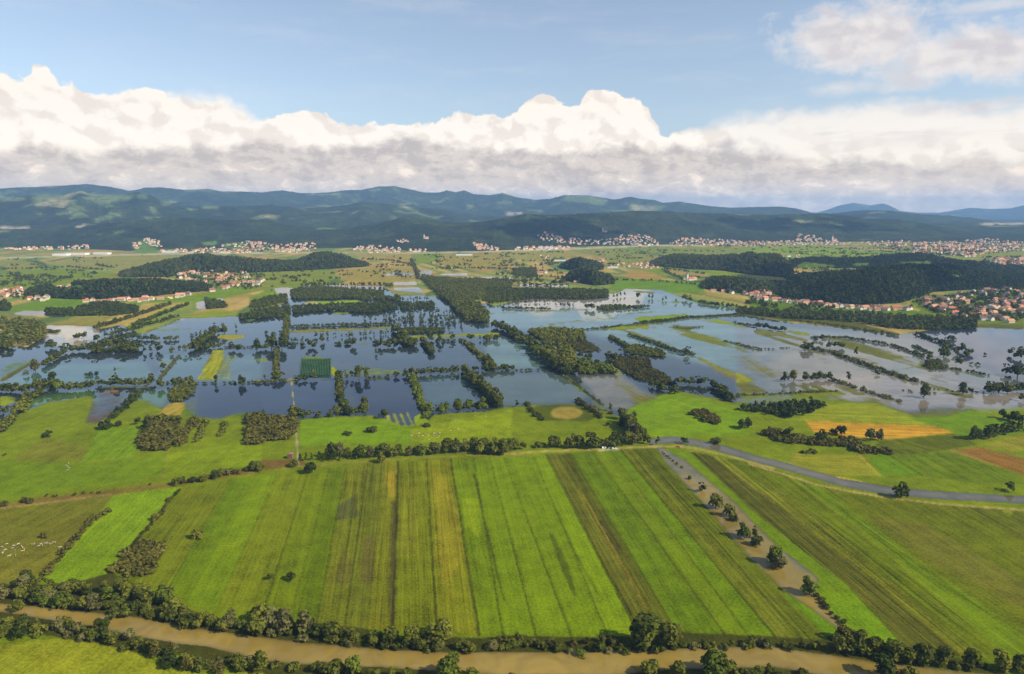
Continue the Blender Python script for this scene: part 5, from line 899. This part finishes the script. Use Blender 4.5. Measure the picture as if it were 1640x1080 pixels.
knoll('big dark wooded hill above the right village', [(1232,462),(1250,450),(1275,440),(1310,434),(1350,428),(1400,422),(1450,420),(1500,424),(1560,434),(1610,443),(1700,450)], [(1232,466),(1254,478),(1321,485),(1388,489),(1441,486),(1468,478),(1495,468),(1549,465),(1640,463),(1700,462)], 620, 13, 9.5, .5)

# ------------------------------------------------------------------ houses
M_wall = [simple('white_render', (.60, .57, .50), .8, .08), simple('cream_render', (.62, .55, .42), .8, .08), simple('grey_render', (.45, .43, .40), .8, .08), simple('yellow_render', (.66, .52, .28), .8, .08)]
M_roof = [simple('red_tiles', (.36, .125, .07), .8, .2, 1.5), simple('orange_tiles', (.42, .20, .11), .8, .2, 1.5), simple('brown_tiles', (.20, .10, .07), .8, .2, 1.5), simple('grey_slates', (.16, .16, .17), .6, .2, 1.5), simple('faded_tiles', (.42, .24, .16), .8, .2, 1.5)]
M_glass = simple('window_glass', (.03, .035, .04), .15, .1, 1, .5)
def boxes(L_):
    V, F_ = [], []
    for x0, y0, z0, x1, y1, z1 in L_:
        o = len(V); V += [(x, y, z) for x in (x0, x1) for y in (y0, y1) for z in (z0, z1)]
        F_ += [tuple(o + i for i in f) for f in ((0, 1, 3, 2), (4, 6, 7, 5), (0, 4, 5, 1), (2, 3, 7, 6), (0, 2, 6, 4), (1, 5, 7, 3))]
    return V, F_
def pymesh(name, V, F_, mat, smooth=False):
    me = bpy.data.meshes.new(name); me.from_pydata([tuple(map(float, v)) for v in V], [], F_); me.materials.append(mat)
    if smooth: me.polygons.foreach_set('use_smooth', [True] * len(me.polygons))
    me.update(); return me
def wall_geo(w_, d, h, g):
    V = [(-w_/2,-d/2,0),(w_/2,-d/2,0),(w_/2,d/2,0),(-w_/2,d/2,0),(-w_/2,-d/2,h),(w_/2,-d/2,h),(w_/2,d/2,h),(-w_/2,d/2,h),(-w_/2,0,h+g),(w_/2,0,h+g)]
    return V, [(0,1,5,4),(2,3,7,6),(1,2,6,9,5),(3,0,4,8,7),(0,3,2,1)]
def roof_geo(w_, d, h, g, ov=.7, th=.3):
    a, b = w_/2 + ov, d/2 + ov; e = h - ov * g / (d / 2); V = []
    for z in (0, th): V += [(-a,-b,e+z+.02),(a,-b,e+z+.02),(a,0,h+g+z+.02),(-a,0,h+g+z+.02),(a,b,e+z+.02),(-a,b,e+z+.02)]
    return V, [(3,2,1,0),(5,4,2,3),(6,7,8,9),(9,8,10,11),(0,1,7,6),(4,5,11,10),(1,2,8,7),(2,4,10,8),(5,3,9,11),(3,0,6,9)]
HV = []
for i, (w_, d, h, g) in enumerate(((13, 10, 5.5, 3.6), (11, 9, 6, 3.2), (16, 10, 5, 3.6), (12, 11, 6.5, 3.4), (20, 10, 5, 3.5), (10, 8, 4, 3))):
    win = []
    for s in (-1, 1):
        for z in (1.2, 4.0):
            if z + 1.3 > h: continue
            for x in np.arange(-w_/2 + 1.6, w_/2 - 1, 2.8): win.append((x, s * d/2 - .03, z, x + 1.2, s * d/2 + .03, z + 1.3))
    HV.append(dict(dim=(w_, d, h, g), wall=wall_geo(w_, d, h, g), roof=roof_geo(w_, d, h, g), win=win, chim=boxes([(w_*.2, -.4 + d*.15, h + g*.45, w_*.2 + .9, .4 + d*.15, h + g + 1.1)])))
HOUSES = []
RC = ['red', 'orange', 'brown', 'grey', 'faded']; WC = ['white', 'cream', 'grey', 'yellow']
def village(phrase, s_, n, roofw=(5, 5, 2, 1, 3), line=False, wallw=(7, 4, 1, 1), size=1.0):
    c_, q = s_.split('|'); px = P(c_, q); a_ = np.array(px); cnt = 0; tries = 0; mine = []
    while cnt < n and tries < n * 60:
        tries += 1
        if line:
            i = random.randrange(len(px) - 1); t_ = random.random(); u = px[i][0] + t_ * (px[i+1][0] - px[i][0]); v = px[i][1] + t_ * (px[i+1][1] - px[i][1]) + random.uniform(-1.3, 1.3)
        else:
            u = random.uniform(a_[:, 0].min(), a_[:, 0].max()); v = random.uniform(a_[:, 1].min(), a_[:, 1].max())
            if not inside(px, np.array([u]), np.array([v]))[0]: continue
        g = G(u, v); x, y = float(g[0]), float(g[1])
        if math.hypot(x, y) > 3700:       # on the lower slopes: slide along the ray until it meets the hillside
            d_ = ray(u, v); tt = H / -d_[2]
            for k_ in np.linspace(.5, 1, 120):
                p = np.array([0, 0, H]) + d_ * tt * k_
                if hill_z(p[0], p[1]) >= p[2]: x, y = float(p[0]), float(p[1]); break
        if any((x - m_[0]) ** 2 + (y - m_[1]) ** 2 < (17 * size) ** 2 for m_ in mine): continue
        mine.append((x, y)); cnt += 1
        HOUSES.append(dict(x=x, y=y, z=hill_z(x, y), v=random.randrange(6), rc=random.choices(range(5), roofw)[0], wc=random.choices(range(4), wallw)[0], rot=random.choice([.1, .3, 1.6, 1.9]) + random.uniform(-.2, .2), ph=phrase, s=size * random.uniform(.75, 1.25), u=u, pv=v))
village('village at the left edge below the near wood', 'A1|0,722 150,715 160,750 60,765 0,765', 16, (6, 6, 1, 0, 2)); village('hamlet of mixed roofs at the near wood foot', 'A1|170,765 300,770 300,800 190,800', 6, (1, 1, 2, 3, 1))
village('row under the near wood', 'A1|525,795 640,795 760,785 870,792 960,780 1100,770 1200,750', 26, (6, 6, 1, 0, 3), True); village('clearing in the near wood', 'A1|345,715 430,705 510,712', 4, (5, 3, 0, 0, 3), True)
village('village between the two left woods', 'A1|1065,640 1180,615 1350,590 1580,615 1560,650 1420,670 1300,680 1200,660', 46, (4, 6, 2, 1, 4)); village('lower end of the left village', 'A1|1310,725 1410,705 1480,680 1640,670 1630,690 1500,700 1420,715 1320,735', 18, (5, 5, 1, 1, 3)); village('hamlet at the left valley fields', 'A2|0,670 100,660 90,690 0,700', 5)
village('farm cluster by the round knoll', 'A3|230,505 310,505 310,525 240,525', 6); village('farms left of the round knoll', 'A3|230,610 290,605 290,625 240,628', 5, (6, 3, 0, 0, 2)); trees if 0 else None
village('white cottages below the round knoll', 'A3|405,650 470,665 480,680', 3, (3, 3, 1, 0, 0), True); village('farm behind the round knoll', 'A3|610,535 655,535 655,548 615,548', 4, (6, 4, 0, 0, 0)); village('small hamlet in front of the long ridge', 'A3|690,580 760,555 860,560 930,548 1030,575 940,590 860,585', 24)
village('church hamlet in the hedged fields', 'A3|1140,655 1215,660', 3, (4, 4, 0, 0, 1), True); village('houses at the foot of the small knoll', 'A3|1310,725 1370,725 1460,745', 7, (2, 3, 2, 1, 3), True); village('upper left end of the roadside village', 'B4|20,35 60,22 190,35 200,60 100,60', 22, (5, 5, 2, 0, 3))
village('roadside row under the big dark hill', 'B4|100,62 200,75 340,92 460,100 600,118', 40, (4, 5, 3, 1, 3), True); village('roadside row right of the first', 'B4|620,118 760,130 860,128 1000,130', 24, (5, 4, 3, 1, 2), True)
village('sunny slope of the right village', 'B4|1020,90 1080,70 1240,55 1400,60 1300,110 1200,130 1040,120', 26, (5, 5, 3, 2, 3)); village('lower lanes of the right village', 'B4|1120,130 1300,120 1490,120 1500,180 1380,195 1180,160', 26, (5, 4, 3, 2, 2)); village('red roofed corner of the right village', 'B4|1440,75 1640,70 1640,170 1560,150 1470,120', 34, (11, 3, 1, 1, 1)); village('upper hillside lane of the right village', 'B4|1220,40 1400,20 1640,10 1640,60 1420,55', 22, (1, 1, 3, 6, 1)); village('last houses by the right shore', 'B4|1380,190 1500,185 1560,200', 6, (4, 4, 0, 1, 2), True)
village('hilltop houses on the big dark hill', 'A4|910,520 1085,515 1085,548 1000,550', 12, (7, 2, 0, 0, 2)); village('houses behind the big dark hill', 'A4|60,478 130,475 300,480 300,500 80,492', 14)
n_near = len(HOUSES)
village('far foot', 'A1|0,462 330,455 560,440 560,465 400,470 0,472', 40, size=1.3); village('far hillside', 'A1|820,440 900,405 990,410 1010,455 960,450 900,420 850,470', 34, size=1.3); village('far', 'A1|1010,480 1100,470 1320,460 1500,425 1640,425 1640,490 1400,492 1100,495', 90, size=1.4); village('far', 'A2|0,430 80,425 170,440 410,430 410,480 290,490 0,470', 80, size=1.4); village('far', 'A2|600,460 780,445 960,460 930,490 700,490', 46, size=1.4)
village('far', 'A2|920,412 990,410 990,430 930,430', 10, size=1.3); village('far', 'A2|1000,470 1100,470 1100,485 1000,485', 12, size=1.4); village('far', 'A2|1400,435 1540,450 1560,475 1420,470', 30, size=1.4); village('far', 'A3|90,455 430,450 430,472 100,472', 46, size=1.5); village('far', 'A3|240,385 320,365 420,400 640,410 740,400 760,380 900,380 1000,430 980,448 700,440 500,440 260,415', 150, size=1.4)
village('far', 'A3|1060,435 1150,400 1400,410 1640,430 1640,450 1300,445 1100,448', 110, size=1.5); village('far', 'A4|0,400 280,400 290,355 400,370 440,395 600,405 600,420 200,420 0,420', 120, size=1.4); village('far', 'A4|640,405 900,395 1100,405 1440,385 1640,405 1640,450 1400,470 1340,495 1200,485 960,470 1000,430 760,425', 340, size=1.4); village('far', 'A4|1430,505 1640,500 1640,545 1500,540', 50, size=1.3); village('far', 'A1|0,130 130,145', 10, line=True, size=1.3)
geo = {}
def house_mesh(part_, v, m_):
    key = (part_, v, m_.name)
    if key not in geo:
        q = HV[v]; geo[key] = pymesh(part_, *(boxes(q['win']) if part_ == 'window' else q[{'wall': 'wall', 'roof': 'roof', 'chimney': 'chim'}[part_]]), m_)
    return geo[key]
for h_ in HOUSES: h_['px'] = HV[h_['v']]['dim'][0] / math.hypot(h_['x'], h_['y'])
big = [h_ for h_ in HOUSES[:n_near] if -6 < h_['u'] < 1646]; big = sorted(big, key=lambda q: -q['px'])[:298]; ids = {id(q) for q in big}
SZ = ['', 'compact ', 'long ', 'square ', 'very long ', 'small ']
byp = defaultdict(list)
for h_ in big: byp[(h_['ph'], h_['rc'], h_['wc'])].append(h_)
wing = {}
for (ph, rc, wc), L_ in byp.items():
    L_.sort(key=lambda q: q['u'])
    for i, h_ in enumerate(L_):
        lab = f"{WC[wc]} house with {RC[rc]} roof, " + (f"only such one in the {ph}" if len(L_) == 1 else f"{ordw(i + 1)} such from the left, {ph}")
        if len(lab.replace('-', ' ').split()) > 16: lab = f"{WC[wc]} {RC[rc]}-roofed house, " + (f"{ph}" if len(L_) == 1 else f"{ordw(i + 1)} from the left, {ph}")
        o = empty('house', (h_['x'], h_['y'], h_['z']), label=lab, category='house', group='houses of the ' + ph); o.rotation_euler = (0, 0, h_['rot']); o.scale = (h_['s'],) * 3
        link('wall', house_mesh('wall', h_['v'], M_wall[wc]), o); r_ = link('roof', house_mesh('roof', h_['v'], M_roof[rc]), o); link('chimney', house_mesh('chimney', h_['v'], M_wall[2]), r_)
        if h_['px'] > .0062:                    # the nearest rows show their windows as dark specks
            q = HV[h_['v']]['win']
            for k_, b_ in enumerate(q):
                if b_[1] > 0: continue
                key = ('w1', h_['v'], k_)
                if key not in geo: geo[key] = pymesh('window', *boxes([b_]), M_glass)
                link('window', geo[key], o)
SV = {'w': ([], []), }
acc = defaultdict(lambda: [[], []])
for h_ in HOUSES:
    if id(h_) in ids: continue
    ca, sa = math.cos(h_['rot']), math.sin(h_['rot'])
    for part_, mat in (('wall', M_wall[h_['wc']]), ('roof', M_roof[h_['rc']])):
        V, F_ = HV[h_['v']][part_]; A = acc[mat.name]; o = len(A[0]); s = h_['s'] * .8
        A[0] += [((x * ca - y * sa) * s + h_['x'], (x * sa + y * ca) * s + h_['y'], z * s + h_['z']) for x, y, z in V]; A[1] += [tuple(o + i for i in f) for f in F_]
V, F_, mi, mats = [], [], [], []
for nm, (v_, f_) in acc.items():
    o = len(V); V += v_; F_ += [tuple(o + i for i in f) for f in f_]; mi += [len(mats)] * len(f_); mats.append(bpy.data.materials[nm])
me = pymesh('distant_town', V, F_, mats[0])
for m_ in mats[1:]: me.materials.append(m_)
me.polygons.foreach_set('material_index', mi)
link('distant_town', me, kind='stuff', label='hundreds of tiny pale houses along the foot of the hills')

# warehouses and churches
M_hall = simple('pale_sheeting', (.72, .72, .70), .6, .06); M_hroof = simple('light_metal_roof', (.62, .63, .64), .5, .06)
def hall(label, s_, w_, d, h, rot=0.0):
    c_, q = s_.split('|'); g = G(*P(c_, q)[0]); o = empty('warehouse', (float(g[0]), float(g[1]), 0), label=label, category='warehouse', group='warehouses by the motorway'); o.rotation_euler = (0, 0, rot)
    link('wall', pymesh('wall', *wall_geo(w_, d, h, h * .12), M_hall), o); link('roof', pymesh('roof', *roof_geo(w_, d, h, h * .12, .5, .4), M_hroof), o)
hall('longest white warehouse left of the far motorway bend', 'A1|480,500', 120, 40, 9); hall('white warehouse beside the longest one', 'A1|385,505', 75, 40, 9, .05); hall('small pale warehouse right of the longest one', 'A1|640,498', 80, 40, 9); hall('white block on the plain before the hill village', 'A1|1060,490', 70, 40, 10); hall('pale long hall by the far road', 'A2|1340,505', 90, 25, 6, .1); hall('pale shed at the knoll fields', 'A3|380,540', 60, 16, 5, .05); hall('white shed left of the small hamlet', 'A3|706,585', 45, 14, 6, .05); hall('factory hall beneath the wooded hills', 'A3|300,465', 120, 40, 12)
def church(label, s_, sc=1.0):
    c_, q = s_.split('|'); u, v = P(c_, q)[0]; d_ = ray(u, v); g = G(u, v); x, y = float(g[0]), float(g[1]); tt = H / -d_[2]
    if math.hypot(x, y) > 3700:
        for k_ in np.linspace(.5, 1, 200):
            p = np.array([0, 0, H]) + d_ * tt * k_
            if hill_z(p[0], p[1]) >= p[2]: x, y = float(p[0]), float(p[1]); break
    o = empty('church', (x, y, hill_z(x, y)), label=label, category='church'); o.scale = (sc,) * 3; o.rotation_euler = (0, 0, .3)
    link('nave', pymesh('nave', *wall_geo(22, 11, 8, 5), M_wall[0]), o); link('roof', pymesh('roof', *roof_geo(22, 11, 8, 5), M_roof[0]), o)
    link('tower', pymesh('tower', *boxes([(-16.5, -2.8, 0, -11.01, 2.8, 22)]), M_wall[0]), o)
    link('spire', pymesh('spire', [(-16.9, -3.2, 22), (-10.6, -3.2, 22), (-10.6, 3.2, 22), (-16.9, 3.2, 22), (-13.75, 0, 35)], [(0, 1, 4), (1, 2, 4), (2, 3, 4), (3, 0, 4), (3, 2, 1, 0)], M_roof[3]), o)
church('white church with a dark spire in the hedged fields', 'A3|1195,662'); church('white church standing out above the far right town', 'A4|508,398', 1.5); church('white church high on the wooded slope above the town', 'A3|660,362', 1.4); church('tiny white church on the wooded hill beyond the motorway', 'A2|1106,402', 1.2)

# brick tower by the farm road
g = G(465.5, 734); o = empty('brick_tower', (float(g[0]), float(g[1]), 0), label='small square brown brick tower beside the farm road hedge', category='tower')
link('wall', pymesh('wall', *boxes([(-2.4, -2.4, 0, 2.4, 2.4, 5.0)]), simple('brown_brick', (.17, .11, .075), .9, .3, 2)), o); link('roof', pymesh('roof', [(-2.8,-2.8,5.0),(2.8,-2.8,5.0),(2.8,2.8,5.0),(-2.8,2.8,5.0),(0,0,6.6)], [(0,1,4),(1,2,4),(2,3,4),(3,0,4),(3,2,1,0)], M_roof[2]), o)
link('door', pymesh('door', *boxes([(-.6, -2.45, 0, .6, -2.402, 2.1)]), M_roof[2]), o)

# crop plot under green netting, standing in the flood
pl = [P('B2', q)[0] for q in ('302,645', '480,645', '482,545', '312,545')]; c4 = [G(*q) for q in pl]; V, F_ = [], []
for i in range(19):
    f_ = i / 18; a = c4[0] * (1 - f_) + c4[1] * f_; b = c4[3] * (1 - f_) + c4[2] * f_; n_ = 34
    for j in range(n_):
        g0 = a + (b - a) * j / n_; g1 = a + (b - a) * (j + .93) / n_; w_ = 1.2 + .25 * random.random(); z = 2.6 + .5 * random.random(); o_ = len(V)
        V += [(g0[0]-w_, g0[1], 0), (g0[0]+w_, g0[1], 0), (g1[0]+w_, g1[1], 0), (g1[0]-w_, g1[1], 0), (g0[0]-w_*.5, g0[1], z), (g0[0]+w_*.5, g0[1], z), (g1[0]+w_*.5, g1[1], z), (g1[0]-w_*.5, g1[1], z)]
        F_ += [tuple(o_ + q for q in f) for f in ((0,1,5,4),(1,2,6,5),(2,3,7,6),(3,0,4,7),(4,5,6,7))]
link('crop_plot', pymesh('crop_plot', V, F_, leaf_material('teal_crop', (.025, .07, .035), (.08, .17, .075), .8)), label='blue-green block of tall crop rows standing in the flood', category='crop plot')

# ------------------------------------------------------------------ cattle
def cow_mesh(name, mat, seed, lying=False):
    r = random.Random(seed); V, F_ = [], []; K_ = 10
    def loft(rings):
        o = len(V)
        for (cx_, cy_, cz_), (ry, rz), ax in rings:
            for i in range(K_):
                th = 2 * math.pi * i / K_; a, b = math.cos(th) * ry, math.sin(th) * rz
                V.append((cx_, cy_ + a, cz_ + b) if ax == 'x' else (cx_ + b, cy_ + a, cz_))
        for k_ in range(len(rings) - 1):
            for i in range(K_): j = (i + 1) % K_; F_.append((o + k_*K_ + i, o + k_*K_ + j, o + (k_+1)*K_ + j, o + (k_+1)*K_ + i))
        F_.append(tuple(o + i for i in range(K_))[::-1]); F_.append(tuple(o + (len(rings)-1)*K_ + i for i in range(K_)))
    dz = -.62 if lying else 0
    graze = r.random() < .6 and not lying
    hd_ = [((1.05,0,1.05+dz),(.24,.34),'x'), ((1.3,0,.85 if graze else 1.25+dz),(.15,.22),'x'), ((1.5,0,.5 if graze else 1.4+dz),(.15,.17),'x'), ((1.72,0,.3 if graze else 1.3+dz),(.11,.13),'x'), ((1.86,0,.2 if graze else 1.22+dz),(.08,.08),'x')]
    loft([((-1.12,0,1.12+dz),(.12,.14),'x'), ((-1.0,0,1.08+dz),(.30,.32),'x'), ((-.7,0,1.03+dz),(.36,.38),'x'), ((-.1,0,.98+dz),(.41,.42),'x'), ((.5,0,1.0+dz),(.37,.42),'x'), ((.85,0,1.05+dz),(.3,.4),'x')] + hd_)
    if not lying:
        for x in (-.85, .72):
            for y in (-.22, .22):
                k_ = .08 if x < 0 else -.02
                loft([((x, y, .95),(.12,.15),'z'), ((x-k_*.6, y, .52),(.075,.085),'z'), ((x-k_, y, .45),(.065,.07),'z'), ((x-k_*.3, y, .1),(.045,.05),'z'), ((x, y, 0),(.07,.08),'z')])
    loft([((-1.13,0,1.2+dz),(.03,.03),'z'), ((-1.2,0,.8+dz),(.025,.025),'z'), ((-1.18,0,max(.5+dz, .1)),(.05,.05),'z')])
    me = pymesh(name, V, F_, mat, True); return me
M_cow = [simple('cream_hide', (.32, .28, .20), .8, .1, 2), simple('white_hide', (.40, .37, .30), .8, .06, 2), simple('tan_hide', (.52, .36, .2), .8, .15, 2)]
cows = [cow_mesh('cow', M_cow[i % 3 if i > 2 else i], i, i == 3) for i in range(5)]
CW = [('C1', '8,532 24,545 38,572 55,538 66,545 80,520 98,535 100,550 142,522 150,518 178,520 184,524 205,515 215,520 230,513 240,512 256,535 262,534 60,527 105,543 170,525 196,517 45,570 12,558 30,520 68,570 92,528 222,517', 'olive pasture by the muddy river'),
      ('C1', '285,178 294,183 297,170 300,190 292,200', 'left meadow above the tan ditch'),
      ('C2', '705,40 722,48 733,40 748,52 760,42 775,66 793,48 812,58 822,40 845,36 870,30 902,24 740,64 700,50 716,60 730,52 770,50 800,40', 'bright meadow above the hedgerow'),
      ('B2', '1345,865 1345,880 1360,870 1405,873 1408,888 1230,908 1243,962 1225,915 1130,1005 1095,990 1060,1000 1005,990', 'bright meadow near the shore')]
for cr_, s_, ph in CW:
    pts = sorted(P(cr_, s_))
    for i, p in enumerate(pts):
        g = G(*p); k_ = random.randrange(5); o = link('cow', cows[k_], None, label=f"{'lying' if k_ == 3 else 'standing'} {'tan' if k_ == 2 else 'pale'} cow, {ordw(i + 1)} from the left, {ph}", category='cow', group='cattle on the ' + ph)
        o.location = (float(g[0]), float(g[1]), 0); o.rotation_euler = (0, 0, random.uniform(0, 6.28)); o.scale = (.82,) * 3

# ------------------------------------------------------------------ vehicles on the farm track
M_tyre = simple('tyre_rubber', (.02, .02, .02), .9, .1); M_carglass = simple('car_glass', (.02, .025, .03), .1, .05, 1, .5)
def vehicle(name, label, cat, px, rot, col, van=False):
    g = G(*px); o = empty(name, (float(g[0]), float(g[1]), 0), label=label, category=cat); o.rotation_euler = (0, 0, rot); m_ = simple(name + '_paint', col, .3, .02, 1, .5)
    Lh, hb, hr, w_ = (2.7, 1.15, 2.25, 1.0) if van else (2.1, .85, 1.45, .88)
    pr = [(-Lh, .35), (Lh, .35), (Lh, hb * .8), (Lh * .62, hb), (Lh * .38, hr), (-Lh * (.95 if van else .6), hr), (-Lh, hb)]
    V = [(x, -w_ * (1 if z < hb + .01 else .86), z) for x, z in pr] + [(x, w_ * (1 if z < hb + .01 else .86), z) for x, z in pr]; n_ = len(pr)
    link('body', pymesh('body', V, [tuple(range(n_)), tuple(range(2*n_-1, n_-1, -1))] + [(i, i + n_, (i+1) % n_ + n_, (i+1) % n_) for i in range(n_)], m_), o)
    link('windscreen', pymesh('windscreen', [(Lh*.60, -w_*.8, hb+.05), (Lh*.60, w_*.8, hb+.05), (Lh*.40, w_*.75, hr-.08), (Lh*.40, -w_*.75, hr-.08), (Lh*.63, -w_*.8, hb+.08), (Lh*.63, w_*.8, hb+.08), (Lh*.43, w_*.75, hr-.05), (Lh*.43, -w_*.75, hr-.05)], [(0,3,2,1),(4,5,6,7),(0,1,5,4),(1,2,6,5),(2,3,7,6),(3,0,4,7)], M_carglass), o)
    for s in (-1, 1):
        y = s * (w_ * .93); link('side_window', pymesh('side_window', *boxes([(-Lh*.45, min(y, y + .03*s), hb + .1, Lh*.3, max(y, y + .03*s), hr - .15)]), M_carglass), o)
        for x in (-Lh * .62, Lh * .62):
            V = [(x + .34*math.cos(a), s*w_ + dy, .34 + .34*math.sin(a)) for dy in (-.11, .11) for a in np.linspace(0, 2*math.pi, 12, endpoint=False)]
            link('wheel', pymesh('wheel', V, [tuple(range(11, -1, -1)), tuple(range(12, 24))] + [(i, (i+1) % 12, 12 + (i+1) % 12, 12 + i) for i in range(12)], M_tyre), o)
vehicle('parked_van', 'white van parked on the track above the striped fields', 'van', (968, 718.5), .1, (.8, .8, .78), True); vehicle('parked_car', 'white car parked just right of the white van', 'car', (977.5, 718.5), .15, (.75, .75, .74)); vehicle('parked_van', 'pale van at the right end of the parked group', 'van', (984, 719.5), .1, (.78, .77, .72), True)
vehicle('parked_car', 'small red car on the path by the canal', 'car', (1086, 716.3), -.3, (.5, .03, .02))

# ------------------------------------------------------------------ high clouds that throw the shadows on the right hill and the far range
M_cloud = simple('cloud_white', (.8, .8, .8), 1, .03, .002, 0)
def cloud(label, tx, ty, hgt, rx, ry, seed):
    cx_, cy_ = tx + SUN_DIR[0] / SUN_DIR[2] * hgt, ty + SUN_DIR[1] / SUN_DIR[2] * hgt; r = np.random.default_rng(seed); Vs, Fs, o = [], [], 0
    n_ = 40
    for i in range(n_):
        a = r.uniform(0, 6.28); q = math.sqrt(r.random()); x, y = q * math.cos(a) * rx, q * math.sin(a) * ry; rad = r.uniform(.16, .34) * min(rx, ry) * (1.2 - .6 * q)
        th = np.linspace(0, math.pi, 13); ph = np.linspace(0, 2*math.pi, 20, endpoint=False); T_, Pp = np.meshgrid(th, ph, indexing='ij'); rd = rad * (1 + .22 * (fbm(T_*3 + i, Pp*2 + i, 3) - .5))
        V = np.stack([cx_ + x + rd*np.sin(T_)*np.cos(Pp), cy_ + y + rd*np.sin(T_)*np.sin(Pp), hgt + np.maximum(rd*np.cos(T_)*.8, -60) + (1-q)*120], -1).reshape(-1, 3)
        idx = np.arange(13*20).reshape(13, 20); F_ = np.stack([idx[:-1], np.roll(idx[:-1], -1, 1), np.roll(idx[1:], -1, 1), idx[1:]], -1).reshape(-1, 4); Vs.append(V); Fs.append(F_ + o); o += len(V)
    link('cloud', mesh_np('cloud', np.concatenate(Vs), np.concatenate(Fs), M_cloud, True), label=label, category='cloud', group='clouds over the valley')
g = G(1370, 462); cloud('white heap cloud high over the big dark hill', float(g[0]), float(g[1]) + 220, 2300, 430, 260, 1)
g = G(880, 396); cloud('white heap cloud high over the central range', float(g[0]), float(g[1]) + 700, 3300, 480, 480, 2)
g = G(1330, 390); cloud('long white cloud high over the right-hand range', float(g[0]) + 200, float(g[1]) + 1100, 3600, 1100, 330, 3)
